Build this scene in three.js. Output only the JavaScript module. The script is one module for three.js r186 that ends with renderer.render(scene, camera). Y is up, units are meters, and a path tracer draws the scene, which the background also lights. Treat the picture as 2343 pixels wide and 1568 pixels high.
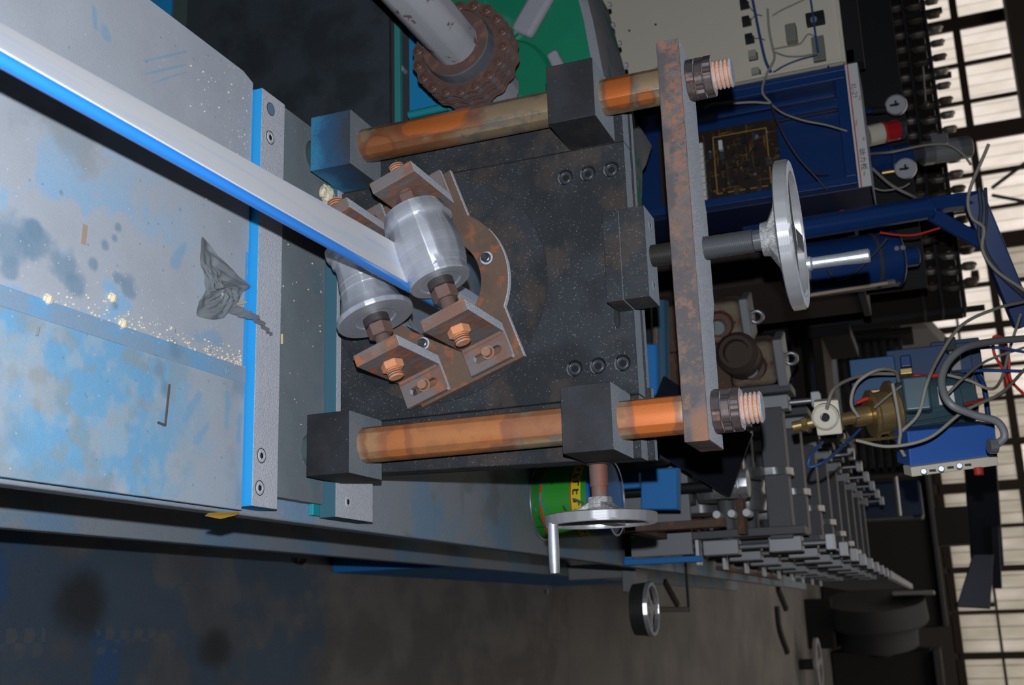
import * as THREE from 'three';
import { RoundedBoxGeometry } from 'three/addons/geometries/RoundedBoxGeometry.js';
import { RectAreaLightUniformsLib } from 'three/addons/lights/RectAreaLightUniformsLib.js';
import { mergeGeometries, toCreasedNormals } from 'three/addons/utils/BufferGeometryUtils.js';

// ---------------------------------------------------------------- camera, sky, flash, exposure
const scene = new THREE.Scene();
const camera = new THREE.PerspectiveCamera(34.3807, 2343 / 1568, 0.05, 80);
// a camera held in portrait grip: the right side of the picture is up in the hall
camera.matrixAutoUpdate = true;
const camBasis = new THREE.Matrix4().makeBasis(new THREE.Vector3(0.032505,0.932341,-0.360117), new THREE.Vector3(-0.968717,0.118082,0.218273), new THREE.Vector3(0.246028,0.341756,0.907013));
camera.quaternion.setFromRotationMatrix(camBasis);
camera.position.set(0, 1.42, 0);
camera.focus = 1.12;
camera.userData.fStop = 12;
scene.add(camera);
scene.background = new THREE.Color(1.0, 0.93, 0.9);
scene.backgroundIntensity = 1.5;

const renderer = new THREE.WebGLRenderer({ antialias: true });
renderer.toneMapping = THREE.LinearToneMapping;
renderer.toneMappingExposure = 1.0;
renderer.shadowMap.enabled = true;

const FLASH_AT = new THREE.Vector3(-0.0475, 1.4258, 0.0107);
const flash = new THREE.SpotLight(0xeff4ff, 4.9, 0, 0.95, 0.6, 2);
flash.name = 'camera_flash';
flash.position.copy(FLASH_AT);
flash.target.position.set(-0.33, 0.93, -1.1);
flash.castShadow = true;
flash.shadow.radius = 0.22;
flash.shadow.mapSize.set(2048, 2048);
flash.shadow.camera.near = 0.05;
scene.add(flash, flash.target);

// two unseen area lights under the roof, added to brighten the far floor
RectAreaLightUniformsLib.init();
const ADDED_ROOF_FILL = [[-1, -4.4, 9, 2.2, 0.34], [-1, -10.5, 10, 3.2, 1.3]];                 // x, z, width, length, radiance
for (const [x, z, w, d, k] of ADDED_ROOF_FILL) { const l = new THREE.RectAreaLight(0xfff2e6, k, w, d); l.name = 'added_roof_fill'; l.position.set(x, 6.9, z); l.rotation.x = -Math.PI / 2; scene.add(l); }

// ---------------------------------------------------------------- noise and textures
const V3 = (x, y, z) => new THREE.Vector3(x, y, z);
function rng(s) { let a = s >>> 0; return () => { a = (a + 0x6d2b79f5) | 0; let t = Math.imul(a ^ (a >>> 15), 1 | a); t = (t + Math.imul(t ^ (t >>> 7), 61 | t)) ^ t; return ((t ^ (t >>> 14)) >>> 0) / 4294967296; }; }
function hash(x, y, s) { let h = Math.imul(x, 374761393) + Math.imul(y, 668265263) + Math.imul(s, 974634777) | 0; h = Math.imul(h ^ (h >>> 13), 1274126177); return ((h ^ (h >>> 16)) >>> 0) / 4294967296; }
const sm = (t) => t * t * (3 - 2 * t);
function vn(u, v, px, py, s) {                                    // value noise, px by py cells, repeats at u = v = 1
  const x = u * px, y = v * py, ix = Math.floor(x), iy = Math.floor(y), fx = sm(x - ix), fy = sm(y - iy);
  const m = (a, n) => ((a % n) + n) % n, x0 = m(ix, px), x1 = m(ix + 1, px), y0 = m(iy, py), y1 = m(iy + 1, py);
  const a = hash(x0, y0, s), b = hash(x1, y0, s), c = hash(x0, y1, s), d = hash(x1, y1, s);
  return a + (b - a) * fx + (c - a + (a - b - c + d) * fx) * fy;
}
function fbm(u, v, px, py, oct, s) { let t = 0, a = 0.5, n = 0; for (let i = 0; i < oct; i++) { t += a * vn(u, v, px, py, s + i * 17); n += a; a *= 0.55; px *= 2; py *= 2; } return t / n; }
const clamp = (x) => Math.min(1, Math.max(0, x));
const step = (a, b, x) => sm(clamp((x - a) / (b - a)));
const mix = (a, b, t) => [a[0] + (b[0] - a[0]) * t, a[1] + (b[1] - a[1]) * t, a[2] + (b[2] - a[2]) * t];
// texture of w by h pixels; fn(u, v) gives sRGB 0..255, or a grey number; sx by sy metres per repeat
function tex(w, h, sx, sy, fn, color = true) {
  const data = new Uint8Array(w * h * 4);
  for (let j = 0; j < h; j++) for (let i = 0; i < w; i++) {
    const c = fn((i + 0.5) / w, (j + 0.5) / h, i, j), o = (j * w + i) * 4;
    if (typeof c === 'number') data[o] = data[o + 1] = data[o + 2] = clamp(c) * 255;
    else for (let k = 0; k < 3; k++) data[o + k] = Math.min(255, Math.max(0, c[k]));
    data[o + 3] = 255;
  }
  const t = new THREE.DataTexture(data, w, h);
  t.wrapS = t.wrapT = THREE.RepeatWrapping; t.magFilter = THREE.LinearFilter; t.minFilter = THREE.LinearFilter;
  if (color) t.colorSpace = THREE.SRGBColorSpace;
  t.repeat.set(1 / sx, 1 / sy); t.needsUpdate = true;
  return t;
}
function canvasTex(w, h, draw) {
  const c = document.createElement('canvas'); c.width = w; c.height = h; draw(c.getContext('2d'), w, h);
  const t = new THREE.CanvasTexture(c); t.colorSpace = THREE.SRGBColorSpace; t.magFilter = THREE.LinearFilter; t.wrapS = t.wrapT = THREE.ClampToEdgeWrapping;
  return t;
}
const grit = (i, j, s) => hash(i, j, s);
const std = (o) => new THREE.MeshStandardMaterial(o), phys = (o) => new THREE.MeshPhysicalMaterial(o);

// bumps
const grainBump = tex(512, 512, 0.18, 0.18, (u, v, i, j) => 0.5 * grit(i, j, 3) + 0.5 * vn(u, v, 220, 220, 5), false);
const softBump = tex(256, 256, 0.15, 0.15, (u, v) => fbm(u, v, 20, 20, 4, 11), false);
const brushBump = tex(256, 512, 0.06, 0.12, (u, v, i, j) => 0.7 * hash(7, j, 9) + 0.3 * vn(u, v, 6, 256, 12), false);

// colours of surfaces
const dustTex = tex(512, 512, 0.2, 0.2, (u, v, i, j) => { const g = fbm(u, v, 6, 6, 4, 21) * 12 + grit(i, j, 4) * 26 - 19; const k = grit(i, j, 91) > 0.9985 ? -50 : 0; return [181 + g + k, 184 + g + k, 190 + g + k]; });
const steelTex = (dark, rust, specks, s) => tex(512, 512, 0.3, 0.3, (u, v, i, j) => {
  const n = fbm(u, v, 5, 5, 5, s), m = fbm(u, v, 9, 9, 4, s + 50), g = (grit(i, j, s) - 0.5) * 10;
  let c = mix(dark, [dark[0] + 14, dark[1] + 15, dark[2] + 16], step(0.35, 0.7, n));
  c = mix(c, [88, 66, 52], rust * step(0.5, 0.72, m));
  const h = grit(i, j, s + 7);
  if (h > 1 - specks * (0.4 + 1.6 * n)) return mix(c, [206, 200, 178], 0.25 + 0.75 * grit(i, j, s + 3));
  return [c[0] + g, c[1] + g, c[2] + g];
});
const plateTex = steelTex([30, 33, 36], 0.4, 0.01, 31);
const blockTex = steelTex([26, 27, 30], 0.25, 0.0008, 61);
const blockDustTex = tex(512, 512, 0.2, 0.2, (u, v, i, j) => { const g = fbm(u, v, 8, 8, 3, 71) * 14 - 7 + (grit(i, j, 72) - 0.5) * 30; return [112 + g, 119 + g, 124 + g]; });
const shelfTex = tex(512, 512, 0.22, 0.22, (u, v, i, j) => {
  const g = fbm(u, v, 5, 5, 4, 81) * 20 - 10 + (grit(i, j, 82) - 0.5) * 14;
  if (grit(i >> 1, j >> 1, 83) > 0.9994) return [205, 202, 190];
  return mix([112 + g, 120 + g, 124 + g], [92, 116, 126], step(0.58, 0.75, fbm(u, v, 4, 4, 3, 84)) * 0.6);
});
const rustTex = (a, b, c, s, lvl = 0.5) => tex(512, 512, 0.14, 0.14, (u, v, i, j) => {
  const n = fbm(u, v, 5, 5, 5, s), m = fbm(u, v, 14, 14, 4, s + 9), g = (grit(i, j, s) - 0.5) * 16;
  let k = mix(a, b, step(lvl - 0.12, lvl + 0.12, n)); k = mix(k, c, step(0.56, 0.66, m) * step(0.4, 0.6, n));
  return [k[0] + g, k[1] + g, k[2] + g];
});
const bracketTex = rustTex([114, 107, 105], [122, 92, 78], [158, 98, 68], 101);
const ringTex = rustTex([92, 74, 62], [100, 80, 66], [134, 84, 56], 131);
const orangeTex = rustTex([200, 128, 84], [210, 142, 98], [186, 152, 136], 151);
const nutRustTex = rustTex([112, 92, 84], [118, 80, 66], [136, 78, 56], 171);
const darkNutTex = rustTex([76, 70, 70], [92, 80, 76], [120, 84, 66], 181, 0.56);
const aluTex = tex(256, 512, 0.1, 0.1, (u, v, i, j) => { const g = (hash(3, j, 191) - 0.5) * 16 + fbm(u, v, 3, 8, 3, 192) * 26 - 13; return [196 + g, 199 + g, 204 + g]; });
const castTex = tex(256, 256, 0.06, 0.06, (u, v, i, j) => { const g = fbm(u, v, 30, 30, 2, 201) * 70 - 35; return [150 + g, 150 + g, 148 + g]; });
const blueWearTex = (base, s) => tex(1024, 512, 1.2, 0.6, (u, v, i, j) => {
  const n = fbm(u, v, 8, 4, 5, s), g = (grit(i, j, s) - 0.5) * 9;
  let c = mix(base, [112, 148, 178], step(0.48, 0.62, n) * 0.75);
  c = mix(c, [118, 122, 122], step(0.6, 0.72, fbm(u, v, 14, 6, 4, s + 5)) * 0.6);
  return [c[0] + g, c[1] + g, c[2] + g];
});
const bedTex = blueWearTex([142, 149, 156], 211);

const M = {
  dust: phys({ map: dustTex, roughness: 1, bumpMap: grainBump, bumpScale: 0.0013, sheen: 1, sheenColor: new THREE.Color(0.6, 0.62, 0.66), sheenRoughness: 0.6 }),
  blockDust: phys({ map: blockDustTex, roughness: 1, bumpMap: grainBump, bumpScale: 0.0004, sheen: 0.6, sheenColor: new THREE.Color(0.5, 0.55, 0.6), sheenRoughness: 0.6 }),
  plate: std({ map: plateTex, roughness: 0.85, metalness: 0.05, bumpMap: softBump, bumpScale: 0.0003 }),
  block: std({ map: blockTex, roughness: 0.7, metalness: 0.1 }),
  shelf: std({ map: shelfTex, roughness: 0.95, bumpMap: grainBump, bumpScale: 0.0002 }),
  bracket: std({ map: bracketTex, roughness: 0.85, metalness: 0.1, bumpMap: softBump, bumpScale: 0.0006 }),
  ring: std({ map: ringTex, roughness: 0.85, bumpMap: softBump, bumpScale: 0.0004 }),
  orange: std({ map: orangeTex, roughness: 0.8, bumpMap: grainBump, bumpScale: 0.0001 }),
  nutRust: std({ map: nutRustTex, roughness: 0.7, metalness: 0.25, bumpMap: softBump, bumpScale: 0.0003 }),
  darkNut: std({ map: darkNutTex, roughness: 0.5, metalness: 0.45 }),
  alu: phys({ map: aluTex, roughness: 0.36, metalness: 0.7, bumpMap: brushBump, bumpScale: 0.00003 }),
  aluPolish: phys({ color: 0xc6c6c6, roughness: 0.34, metalness: 0.64, bumpMap: brushBump, bumpScale: 0.00002 }),
  cast: std({ map: castTex, roughness: 0.6, metalness: 0.4, bumpMap: grainBump, bumpScale: 0.0005 }),
  blackBolt: std({ color: 0x55585d, roughness: 0.34, metalness: 0.6 }),
  hole: std({ color: 0x0b0b0c, roughness: 0.9 }),
  threadDark: std({ color: 0x454540, roughness: 0.42, metalness: 0.55 }),
  threadGrey: std({ color: 0x5a5c5e, roughness: 0.5, metalness: 0.4 }),
  bed: std({ map: bedTex, roughness: 0.8, bumpMap: softBump, bumpScale: 0.0003 }),
  blue: std({ color: 0x2596d6, roughness: 0.55 }),
  baseBlue: std({ color: 0x1f7fc8, roughness: 0.6 }),
  navy: std({ color: 0x183a72, roughness: 0.35 }),
  navyDark: std({ color: 0x15264a, roughness: 0.4 }),
  teal: std({ color: 0x1f8f9a, roughness: 0.5 }),
  cream: std({ color: 0xe2d9c4, roughness: 0.6 }),
  darkBrown: std({ color: 0x382c27, roughness: 0.85 }),
  charcoal: std({ color: 0x3b3d40, roughness: 0.8 }),
  black: std({ color: 0x17181a, roughness: 0.7 }),
  steel: std({ color: 0xa9abad, roughness: 0.35, metalness: 0.7 }),
  greySteel: std({ color: 0x8f9192, roughness: 0.55, metalness: 0.25 }),
  lightCap: std({ color: 0xe6e7e8, roughness: 0.6, metalness: 0.1 }),
  brass: std({ color: 0xb59a66, roughness: 0.38, metalness: 0.7 }),
  white: std({ color: 0xe8e6e0, roughness: 0.7 }),
  red: std({ color: 0xc23528, roughness: 0.5 }),
  cableGrey: std({ color: 0xa39d90, roughness: 0.6 }),
  cableDark: std({ color: 0x3b3f48, roughness: 0.55 }),
  cableRed: std({ color: 0xd4362a, roughness: 0.5 }),
  cableBlue: std({ color: 0x2c4f86, roughness: 0.5 }),
};

// ---------------------------------------------------------------- builders
const used = new Map();
function numbered(name) { const n = used.get(name) ?? 0; used.set(name, n + 1); return n ? `${name}_${String(n).padStart(3, '0')}` : name; }
function tag(o, label, category, group, kind) { if (label) o.userData.label = label; if (category) o.userData.category = category; if (group) o.userData.group = group; if (kind) o.userData.kind = kind; return o; }
function mesh(name, geo, mat, parent, label) {
  const m = new THREE.Mesh(geo, mat); m.castShadow = m.receiveShadow = true;
  if (parent) { m.name = name; parent.add(m); } else { m.name = numbered(name); scene.add(m); }
  if (label) m.userData.label = label;
  return m;
}
function thing(name, label, category, pos = [0, 0, 0], group) {
  const g = new THREE.Group(); g.name = numbered(name); g.position.set(...pos); scene.add(g);
  return tag(g, label, category, group);
}
function copy(o, pos, label) { const c = o.clone(); c.name = numbered(o.name.replace(/_\d{3}$/, '')); if (pos) c.position.set(...pos); c.userData = { ...o.userData }; if (label) c.userData.label = label; scene.add(c); return c; }
const T = (g, x = 0, y = 0, z = 0) => g.translate(x, y, z);
const flat = (g) => (g.index ? g.toNonIndexed() : g);
// uv in metres from the side each face looks to
function metreUV(g0) {
  const g = flat(g0), p = g.attributes.position, n = g.attributes.normal, uv = new Float32Array(p.count * 2), a = V3(), b = V3(), c = V3();
  for (let i = 0; i < p.count; i += 3) {
    a.fromBufferAttribute(p, i); b.fromBufferAttribute(p, i + 1); c.fromBufferAttribute(p, i + 2);
    b.sub(a); c.sub(a); b.cross(c); const ax = Math.abs(b.x), ay = Math.abs(b.y), az = Math.abs(b.z);
    for (let k = i; k < i + 3; k++) {
      const x = p.getX(k), y = p.getY(k), z = p.getZ(k);
      uv[2 * k] = ax > ay && ax > az ? z : x; uv[2 * k + 1] = ay >= ax && ay >= az ? z : y;
    }
  }
  g.setAttribute('uv', new THREE.BufferAttribute(uv, 2)); g.clearGroups();
  return g;
}
// sorts the faces that look up (along dir) into a second material slot: settled dust
function topGroup(g0, dir = V3(0, 1, 0), lim = 0.75) {
  const g = flat(g0), p = g.attributes.position, names = Object.keys(g.attributes), sides = [], tops = [], a = V3(), b = V3(), c = V3();
  for (let i = 0; i < p.count; i += 3) {
    a.fromBufferAttribute(p, i); b.fromBufferAttribute(p, i + 1); c.fromBufferAttribute(p, i + 2);
    b.sub(a); c.sub(a); b.cross(c).normalize(); (b.dot(dir) > lim ? tops : sides).push(i);
  }
  const out = new THREE.BufferGeometry(), order = [...sides, ...tops];
  for (const n of names) {
    const s = g.attributes[n], k = s.itemSize, arr = new Float32Array(p.count * k);
    order.forEach((t, i) => { for (let q = 0; q < 3 * k; q++) arr[i * 3 * k + q] = s.array[t * k + q]; });
    out.setAttribute(n, new THREE.BufferAttribute(arr, k));
  }
  if (sides.length) out.addGroup(0, sides.length * 3, 0);
  if (tops.length) out.addGroup(sides.length * 3, tops.length * 3, 1);
  return out;
}
const box = (x0, x1, y0, y1, z0, z1, bev = 0.0012) => metreUV(T(new RoundedBoxGeometry(x1 - x0, y1 - y0, z1 - z0, 1, Math.min(bev, (x1 - x0) / 3, (y1 - y0) / 3, (z1 - z0) / 3)), (x0 + x1) / 2, (y0 + y1) / 2, (z0 + z1) / 2));
const dusty = (x0, x1, y0, y1, z0, z1, bev) => topGroup(box(x0, x1, y0, y1, z0, z1, bev));
// profile: [along, radius] pairs; the axis is y, or x, or z
function lathe(profile, seg = 40, axis = 'y', crease = 0.5) {
  const len = []; let s = 0; profile.forEach((p, i) => { if (i) s += Math.hypot(p[0] - profile[i - 1][0], p[1] - profile[i - 1][1]); len.push(s); });
  let g = new THREE.LatheGeometry(profile.map((p) => new THREE.Vector2(Math.max(p[1], 0.00001), p[0])), seg);
  const uv = g.attributes.uv, R = Math.max(...profile.map((p) => p[1]));
  for (let i = 0; i < uv.count; i++) uv.setXY(i, uv.getX(i) * 2 * Math.PI * R, len[Math.round(uv.getY(i) * (profile.length - 1))]);
  g = toCreasedNormals(g, crease);
  if (axis === 'x') g.rotateZ(-Math.PI / 2); if (axis === 'z') g.rotateX(Math.PI / 2);
  return g;
}
const rod = (a0, a1, r, axis = 'y', seg = 32, ch = 0.0008) => lathe([[a0, 0], [a0, r - ch], [a0 + ch, r], [a1 - ch, r], [a1, r - ch], [a1, 0]], seg, axis);
function thread(a0, a1, r, pitch, axis = 'y', seg = 28) {
  const p = [[a0, 0]], d = pitch * 0.42; const n = Math.max(2, Math.round((a1 - a0) / pitch)), q = (a1 - a0) / n;
  for (let i = 0; i < n; i++) p.push([a0 + q * (i + 0.06), r - d], [a0 + q * (i + 0.42), r], [a0 + q * (i + 0.58), r], [a0 + q * (i + 0.94), r - d]);
  p.push([a1, r - d - 0.0005], [a1, 0]);
  return lathe(p, seg, axis, 0.3);
}
function prism(pts, depth, bev = 0.0008, holes = []) {            // outline in x, y; runs from z = 0 to z = depth
  const s = new THREE.Shape(pts.map((p) => new THREE.Vector2(p[0], p[1])));
  for (const h of holes) { const q = new THREE.Path(); if (h.length === 3) q.absarc(h[0], h[1], h[2], 0, Math.PI * 2, true); else q.setFromPoints(h.map((k) => new THREE.Vector2(k[0], k[1]))); s.holes.push(q); }
  const g = new THREE.ExtrudeGeometry(s, { depth: depth - 2 * bev, bevelEnabled: bev > 0, bevelThickness: bev, bevelSize: bev, bevelOffset: -bev, bevelSegments: 1, curveSegments: 28 });
  return metreUV(toCreasedNormals(T(g, 0, 0, bev), 0.5));
}
function hexNut(af, len, axis = 'z', bore = 0) {
  const r = af / Math.sqrt(3), pts = []; for (let i = 0; i < 6; i++) pts.push([r * Math.cos((i * Math.PI) / 3 + 0.3), r * Math.sin((i * Math.PI) / 3 + 0.3)]);
  const g = prism(pts, len, af * 0.05, bore ? [[0, 0, bore]] : []);
  if (axis === 'x') g.rotateY(Math.PI / 2); if (axis === 'y') g.rotateX(-Math.PI / 2);
  return g;
}
const circle = (r, n, cx = 0, cy = 0) => Array.from({ length: n }, (_, i) => [cx + r * Math.cos((i / n) * 2 * Math.PI), cy + r * Math.sin((i / n) * 2 * Math.PI)]);
const hexPath = (r, cx = 0, cy = 0) => circle(r, 6, cx, cy);
// socket head screw: a ring-shaped head with a hexagon socket, along z, its top at z = 0
function socketHead(parent, x, y, z, r, h, m, up = 'z', label) {
  const head = prism(circle(r, 28), h, r * 0.12, [hexPath(r * 0.5)]); head.translate(0, 0, -h);
  const floor = prism(hexPath(r * 0.52), h - Math.min(0.0006, h * 0.5), 0); floor.translate(0, 0, -h);
  for (const g of [head, floor]) { if (up === 'y') g.rotateX(-Math.PI / 2); if (up === 'x') g.rotateY(Math.PI / 2); }
  const o = mesh('screw', head, m, parent, label); o.position.set(x, y, z);
  mesh('socket', floor, M.hole, o);
  return o;
}
function tube(pts, r, seg = 60, rad = 8) { return new THREE.TubeGeometry(new THREE.CatmullRomCurve3(pts.map((p) => (p.isVector3 ? p : V3(...p)))), seg, r, rad, false); }
// a box beam from a to b, w by h
function beam(a, b, w, h, bev = 0.004, upv = V3(0, 0, 1)) {
  const A = V3(...a), B = V3(...b), L = A.distanceTo(B), g = metreUV(new RoundedBoxGeometry(L, w, h, 1, bev)), x = B.clone().sub(A).normalize(), z = upv.clone().sub(x.clone().multiplyScalar(upv.dot(x))).normalize(), y = z.clone().cross(x);
  return g.applyMatrix4(new THREE.Matrix4().makeBasis(x, y, z).setPosition(A.add(B).multiplyScalar(0.5)));
}
function pipe(a, b, r, seg = 24) { const A = V3(...a), B = V3(...b), d = B.clone().sub(A), g = rod(0, d.length(), r, 'y', seg, r * 0.06); g.applyQuaternion(new THREE.Quaternion().setFromUnitVectors(V3(0, 1, 0), d.normalize())); return g.translate(A.x, A.y, A.z); }
function struct(name, geo, m, parent) { const o = mesh(name, geo, m, parent); if (!parent) o.userData.kind = 'structure'; return o; }
const ordinal = ['first', 'second', 'third', 'fourth', 'fifth', 'sixth', 'seventh', 'eighth', 'ninth', 'tenth', 'eleventh', 'twelfth', 'thirteenth', 'fourteenth', 'fifteenth', 'sixteenth', 'seventeenth', 'eighteenth', 'nineteenth', 'twentieth'];

// ---------------------------------------------------------------- the hall: floor, walls, roof
const floorTex = tex(1024, 1024, 3, 3, (u, v, i, j) => {
  const n = fbm(u, v, 7, 7, 6, 301), m = fbm(u, v, 30, 5, 4, 302), g = (grit(i, j, 303) - 0.5) * 10;
  const c = mix([92, 91, 90], [118, 116, 113], step(0.35, 0.7, n) * 0.7 + 0.3 * m);
  return [c[0] + g, c[1] + g, c[2] + g];
});
const aisleTex = tex(1024, 2048, 1.0, 3.4, (u, v, i, j) => {        // x -0.3 .. 0.7, z -4.3 .. -0.9
  const x = -0.3 + u, z = -4.3 + v * 3.4, n = fbm(u, v, 9, 30, 6, 311), m = fbm(u, v, 40, 20, 4, 312), g = (grit(i, j, 313) - 0.5) * 11;
  let c = mix([92, 91, 90], [118, 116, 113], step(0.35, 0.7, n) * 0.65 + 0.35 * m);
  const edge = -2.35 + 0.25 * (fbm(u, v, 3, 12, 4, 314) - 0.5) * 2 + 0.3 * (x + 0.1);
  const blue = step(edge - 0.12, edge + 0.1, z) * (0.35 + 0.65 * step(0.36, 0.55, fbm(u, v, 8, 26, 5, 315)));
  c = mix(c, [70, 90, 112], blue * 0.8);
  c = mix(c, [38, 92, 158], step(0.62, 0.72, fbm(u, v, 6, 22, 5, 316)) * step(-2.2, -1.7, z) * 0.45);
  for (const [sx, sz, r] of [[-0.06, -1.6, 0.05], [0.03, -1.98, 0.035]]) { const d = Math.hypot(x - sx, (z - sz) * 0.75) / r + (n - 0.5) * 1.2; c = mix(c, [50, 52, 52], (1 - step(0.3, 1.4, d)) * 0.8); }
  // print of a truck tyre: rows of tread blocks running along the aisle
  for (const [tx, z0, z1, k] of [[0.005, -1.9, -1.2, 1]]) if (z > z0 && z < z1) {
    const q = (x - tx) / 0.024, along = ((z * 26 + (q > 0 ? 0.5 : 0)) % 1 + 1) % 1;
    if (Math.abs(q) < 1 && along > 0.35 + 0.4 * Math.abs(Math.abs(q) - 0.5) && n > 0.4) c = mix(c, [116, 114, 110], 0.5 * k * step(0.4, 0.6, m));
  }
  return [c[0] + g, c[1] + g, c[2] + g];
});
aisleTex.offset.set(0.3, 4.3 / 3.4);
const aisle = std({ map: aisleTex, roughness: 0.85, bumpMap: softBump, bumpScale: 0.0006 }), concrete = std({ map: floorTex, roughness: 0.85 });
struct('floor', box(-12, 8, -0.2, 0, -17, -4.3, 0.0001), concrete);
const f1 = struct('floor_aisle', box(-0.3, 0.7, -0.2, 0, -4.3, -0.9, 0.0001), aisle);
struct('floor_left', box(-12, -0.3, -0.2, 0, -4.3, 5, 0.0001), concrete);
struct('floor_right', box(0.7, 8, -0.2, 0, -4.3, 5, 0.0001), concrete);
struct('floor_near', box(-0.3, 0.7, -0.2, 0, -0.9, 5, 0.0001), concrete);
const wallDark = std({ color: 0x4a4744, roughness: 0.95 });
const blockerBlack = std({ color: 0x2a2826, roughness: 0.95 });
struct('wall_left', box(-12.2, -12, 0, 7, -17, 5, 0.001), wallDark);
struct('wall_right', box(8, 8.2, 0, 7, -17, 5, 0.001), wallDark);
struct('wall_near', box(-12, 8, 0, 7, 5, 5.2, 0.001), wallDark);
struct('ceiling', box(-12, 8, 7, 7.2, -17, 5, 0.001), wallDark);
// unseen deck and side wall, added to keep daylight off the near end
struct('ceiling_light_blocker', box(-12, 8, 1.92, 2.1, -2.5, 5, 0.001), blockerBlack);
struct('wall_light_blocker', box(1.6, 1.75, 0, 1.92, -2.5, 5, 0.001), blockerBlack);
ADDED_ROOF_FILL.forEach(([x, z, w, d], i) => { const r = struct(`roof_fill_panel_${i + 1}`, box(x - w / 2 - 0.08, x + w / 2 + 0.08, 6.94, 7, z - d / 2 - 0.08, z + d / 2 + 0.08, 0.002), wallDark); for (let k = 0; k < 6; k++) mesh('pane', box(x - w / 2 + (k * w) / 6 + 0.02, x - w / 2 + ((k + 1) * w) / 6 - 0.02, 6.925, 6.935, z - d / 2, z + d / 2, 0.001), std({ color: 0xe8e4dc, emissive: 0xfff2e6, emissiveIntensity: 0.8 }), r); });  // unseen glowing panels, added to go with the roof fill lights

// far wall: masonry below, then bays of ribbed translucent sheets between dark posts
const ZW = -16;
struct('wall_far', box(-12, 8, 0, 1.45, ZW - 0.2, ZW, 0.001), wallDark);
const wallTop = struct('wall_far_top', box(-12, 8, 5.2, 7, ZW - 0.2, ZW, 0.001), wallDark);
const ribBump = tex(256, 32, 0.32, 0.32, (u) => 0.5 + 0.5 * Math.cos(u * Math.PI * 2 * 2), false);
const sheetTex = tex(256, 256, 0.64, 1.2, (u, v, i, j) => { const w = Math.abs(((u * 4) % 1) - 0.5) < 0.06 ? 22 : 0, n = fbm(u, v, 4, 3, 4, 401) * 26 - 13; return [246 + n - w, 243 + n - w, 238 + n * 1.3 - w]; });
const sheetOld = tex(256, 256, 0.64, 1.2, (u, v) => { const w = Math.abs(((u * 4) % 1) - 0.5) < 0.06 ? 26 : 0, n = fbm(u, v, 4, 3, 4, 402) * 34 - 17; return [214 + n - w, 211 + n - w, 203 + n * 1.2 - w]; });
const paneLight = phys({ map: sheetTex, roughness: 0.9, transmission: 0.85, thickness: 0, bumpMap: ribBump, bumpScale: 0.004, side: THREE.DoubleSide });
const paneOld = phys({ map: sheetOld, roughness: 0.9, transmission: 0.8, thickness: 0, bumpMap: ribBump, bumpScale: 0.004, side: THREE.DoubleSide });
const mullion = std({ color: 0x3a2f2a, roughness: 0.8 });
// post positions along the wall and half widths
const posts = [[-12, 0.06], [-11.2, 0.04], [-10.3, 0.04], [-9.3, 0.04], [-8.28, 0.13], [-7.63, 0.035], [-7.04, 0.035], [-6.54, 0.16], [-5.93, 0.04], [-5.4, 0.03], [-4.91, 0.15], [-4.32, 0.04], [-3.73, 0.06], [-3.17, 0.035], [-2.72, 0.035], [-2.13, 0.06], [-1.56, 0.09], [-1.035, 0.03], [-0.49, 0.05], [0.054, 0.03], [0.6, 0.055], [1.13, 0.03], [1.8, 0.12], [2.6, 0.05], [3.4, 0.12], [4.2, 0.05], [5, 0.12], [5.8, 0.05], [6.6, 0.12], [7.95, 0.06]];
const rails = [[1.45, 0.05], [1.96, 0.015], [2.48, 0.05], [3.5, 0.035], [5.2, 0.06]];
let wn = 0;
for (let k = 0; k + 1 < posts.length; k++) {
  const [xa, ha] = posts[k].map((v, i) => (i ? v * 0.75 : v)), [xb, hb] = posts[k + 1].map((v, i) => (i ? v * 0.75 : v)), w = struct(`window_${++wn}`, mergeGeometries([box(xa - ha, xa + ha, 1.45, 5.2, ZW - 0.04, ZW + 0.02, 0.004)]), mullion);
  for (const [y, h] of rails) mesh('rail', box(xa + ha, xb - hb, y - h, y + h, ZW - 0.035, ZW + 0.015, 0.004), mullion, w);
  for (let r = 0; r < 4; r++) {
    const old = xa > -5.0 && (r < 2 ? xa > -3.5 : xa > -1.0 || (k + r) % 4 === 0);
    mesh('pane', box(xa + ha, xb - hb, rails[r][0] + rails[r][1], rails[r + 1][0] - rails[r + 1][1], ZW - 0.03, ZW - 0.026, 0.0005), old ? paneOld : paneLight, w);
  }
}
tag(struct('wall_upper_left', box(-12, -6.6, 3.13, 7, ZW + 0.1, ZW + 0.4, 0.002), wallDark), null, null, null, 'structure');

// ---------------------------------------------------------------- the bed of the line, and its flat table
const bed = thing('machine_bed', 'long grey-blue dusty steel bed running under the whole line', 'machine bed');
mesh('top_flange', box(-0.565, -0.112, 0.76, 0.78, -5.6, -0.1, 0.003), M.bed, bed);
mesh('web', box(-0.56, -0.3, 0.45, 0.76, -5.6, -0.1, 0.003), M.bed, bed);
mesh('bottom_flange', box(-0.56, -0.1215, 0.43, 0.45, -5.6, -0.1, 0.003), M.bed, bed);
mesh('foot', box(-0.55, -0.136, 0, 0.43, -4.2, -2.45, 0.004), M.baseBlue, bed, 'bright blue foot box under the bed');
mesh('foot', box(-0.55, -0.3, 0, 0.43, -1.4, -0.6, 0.004), M.baseBlue, bed);

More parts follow.
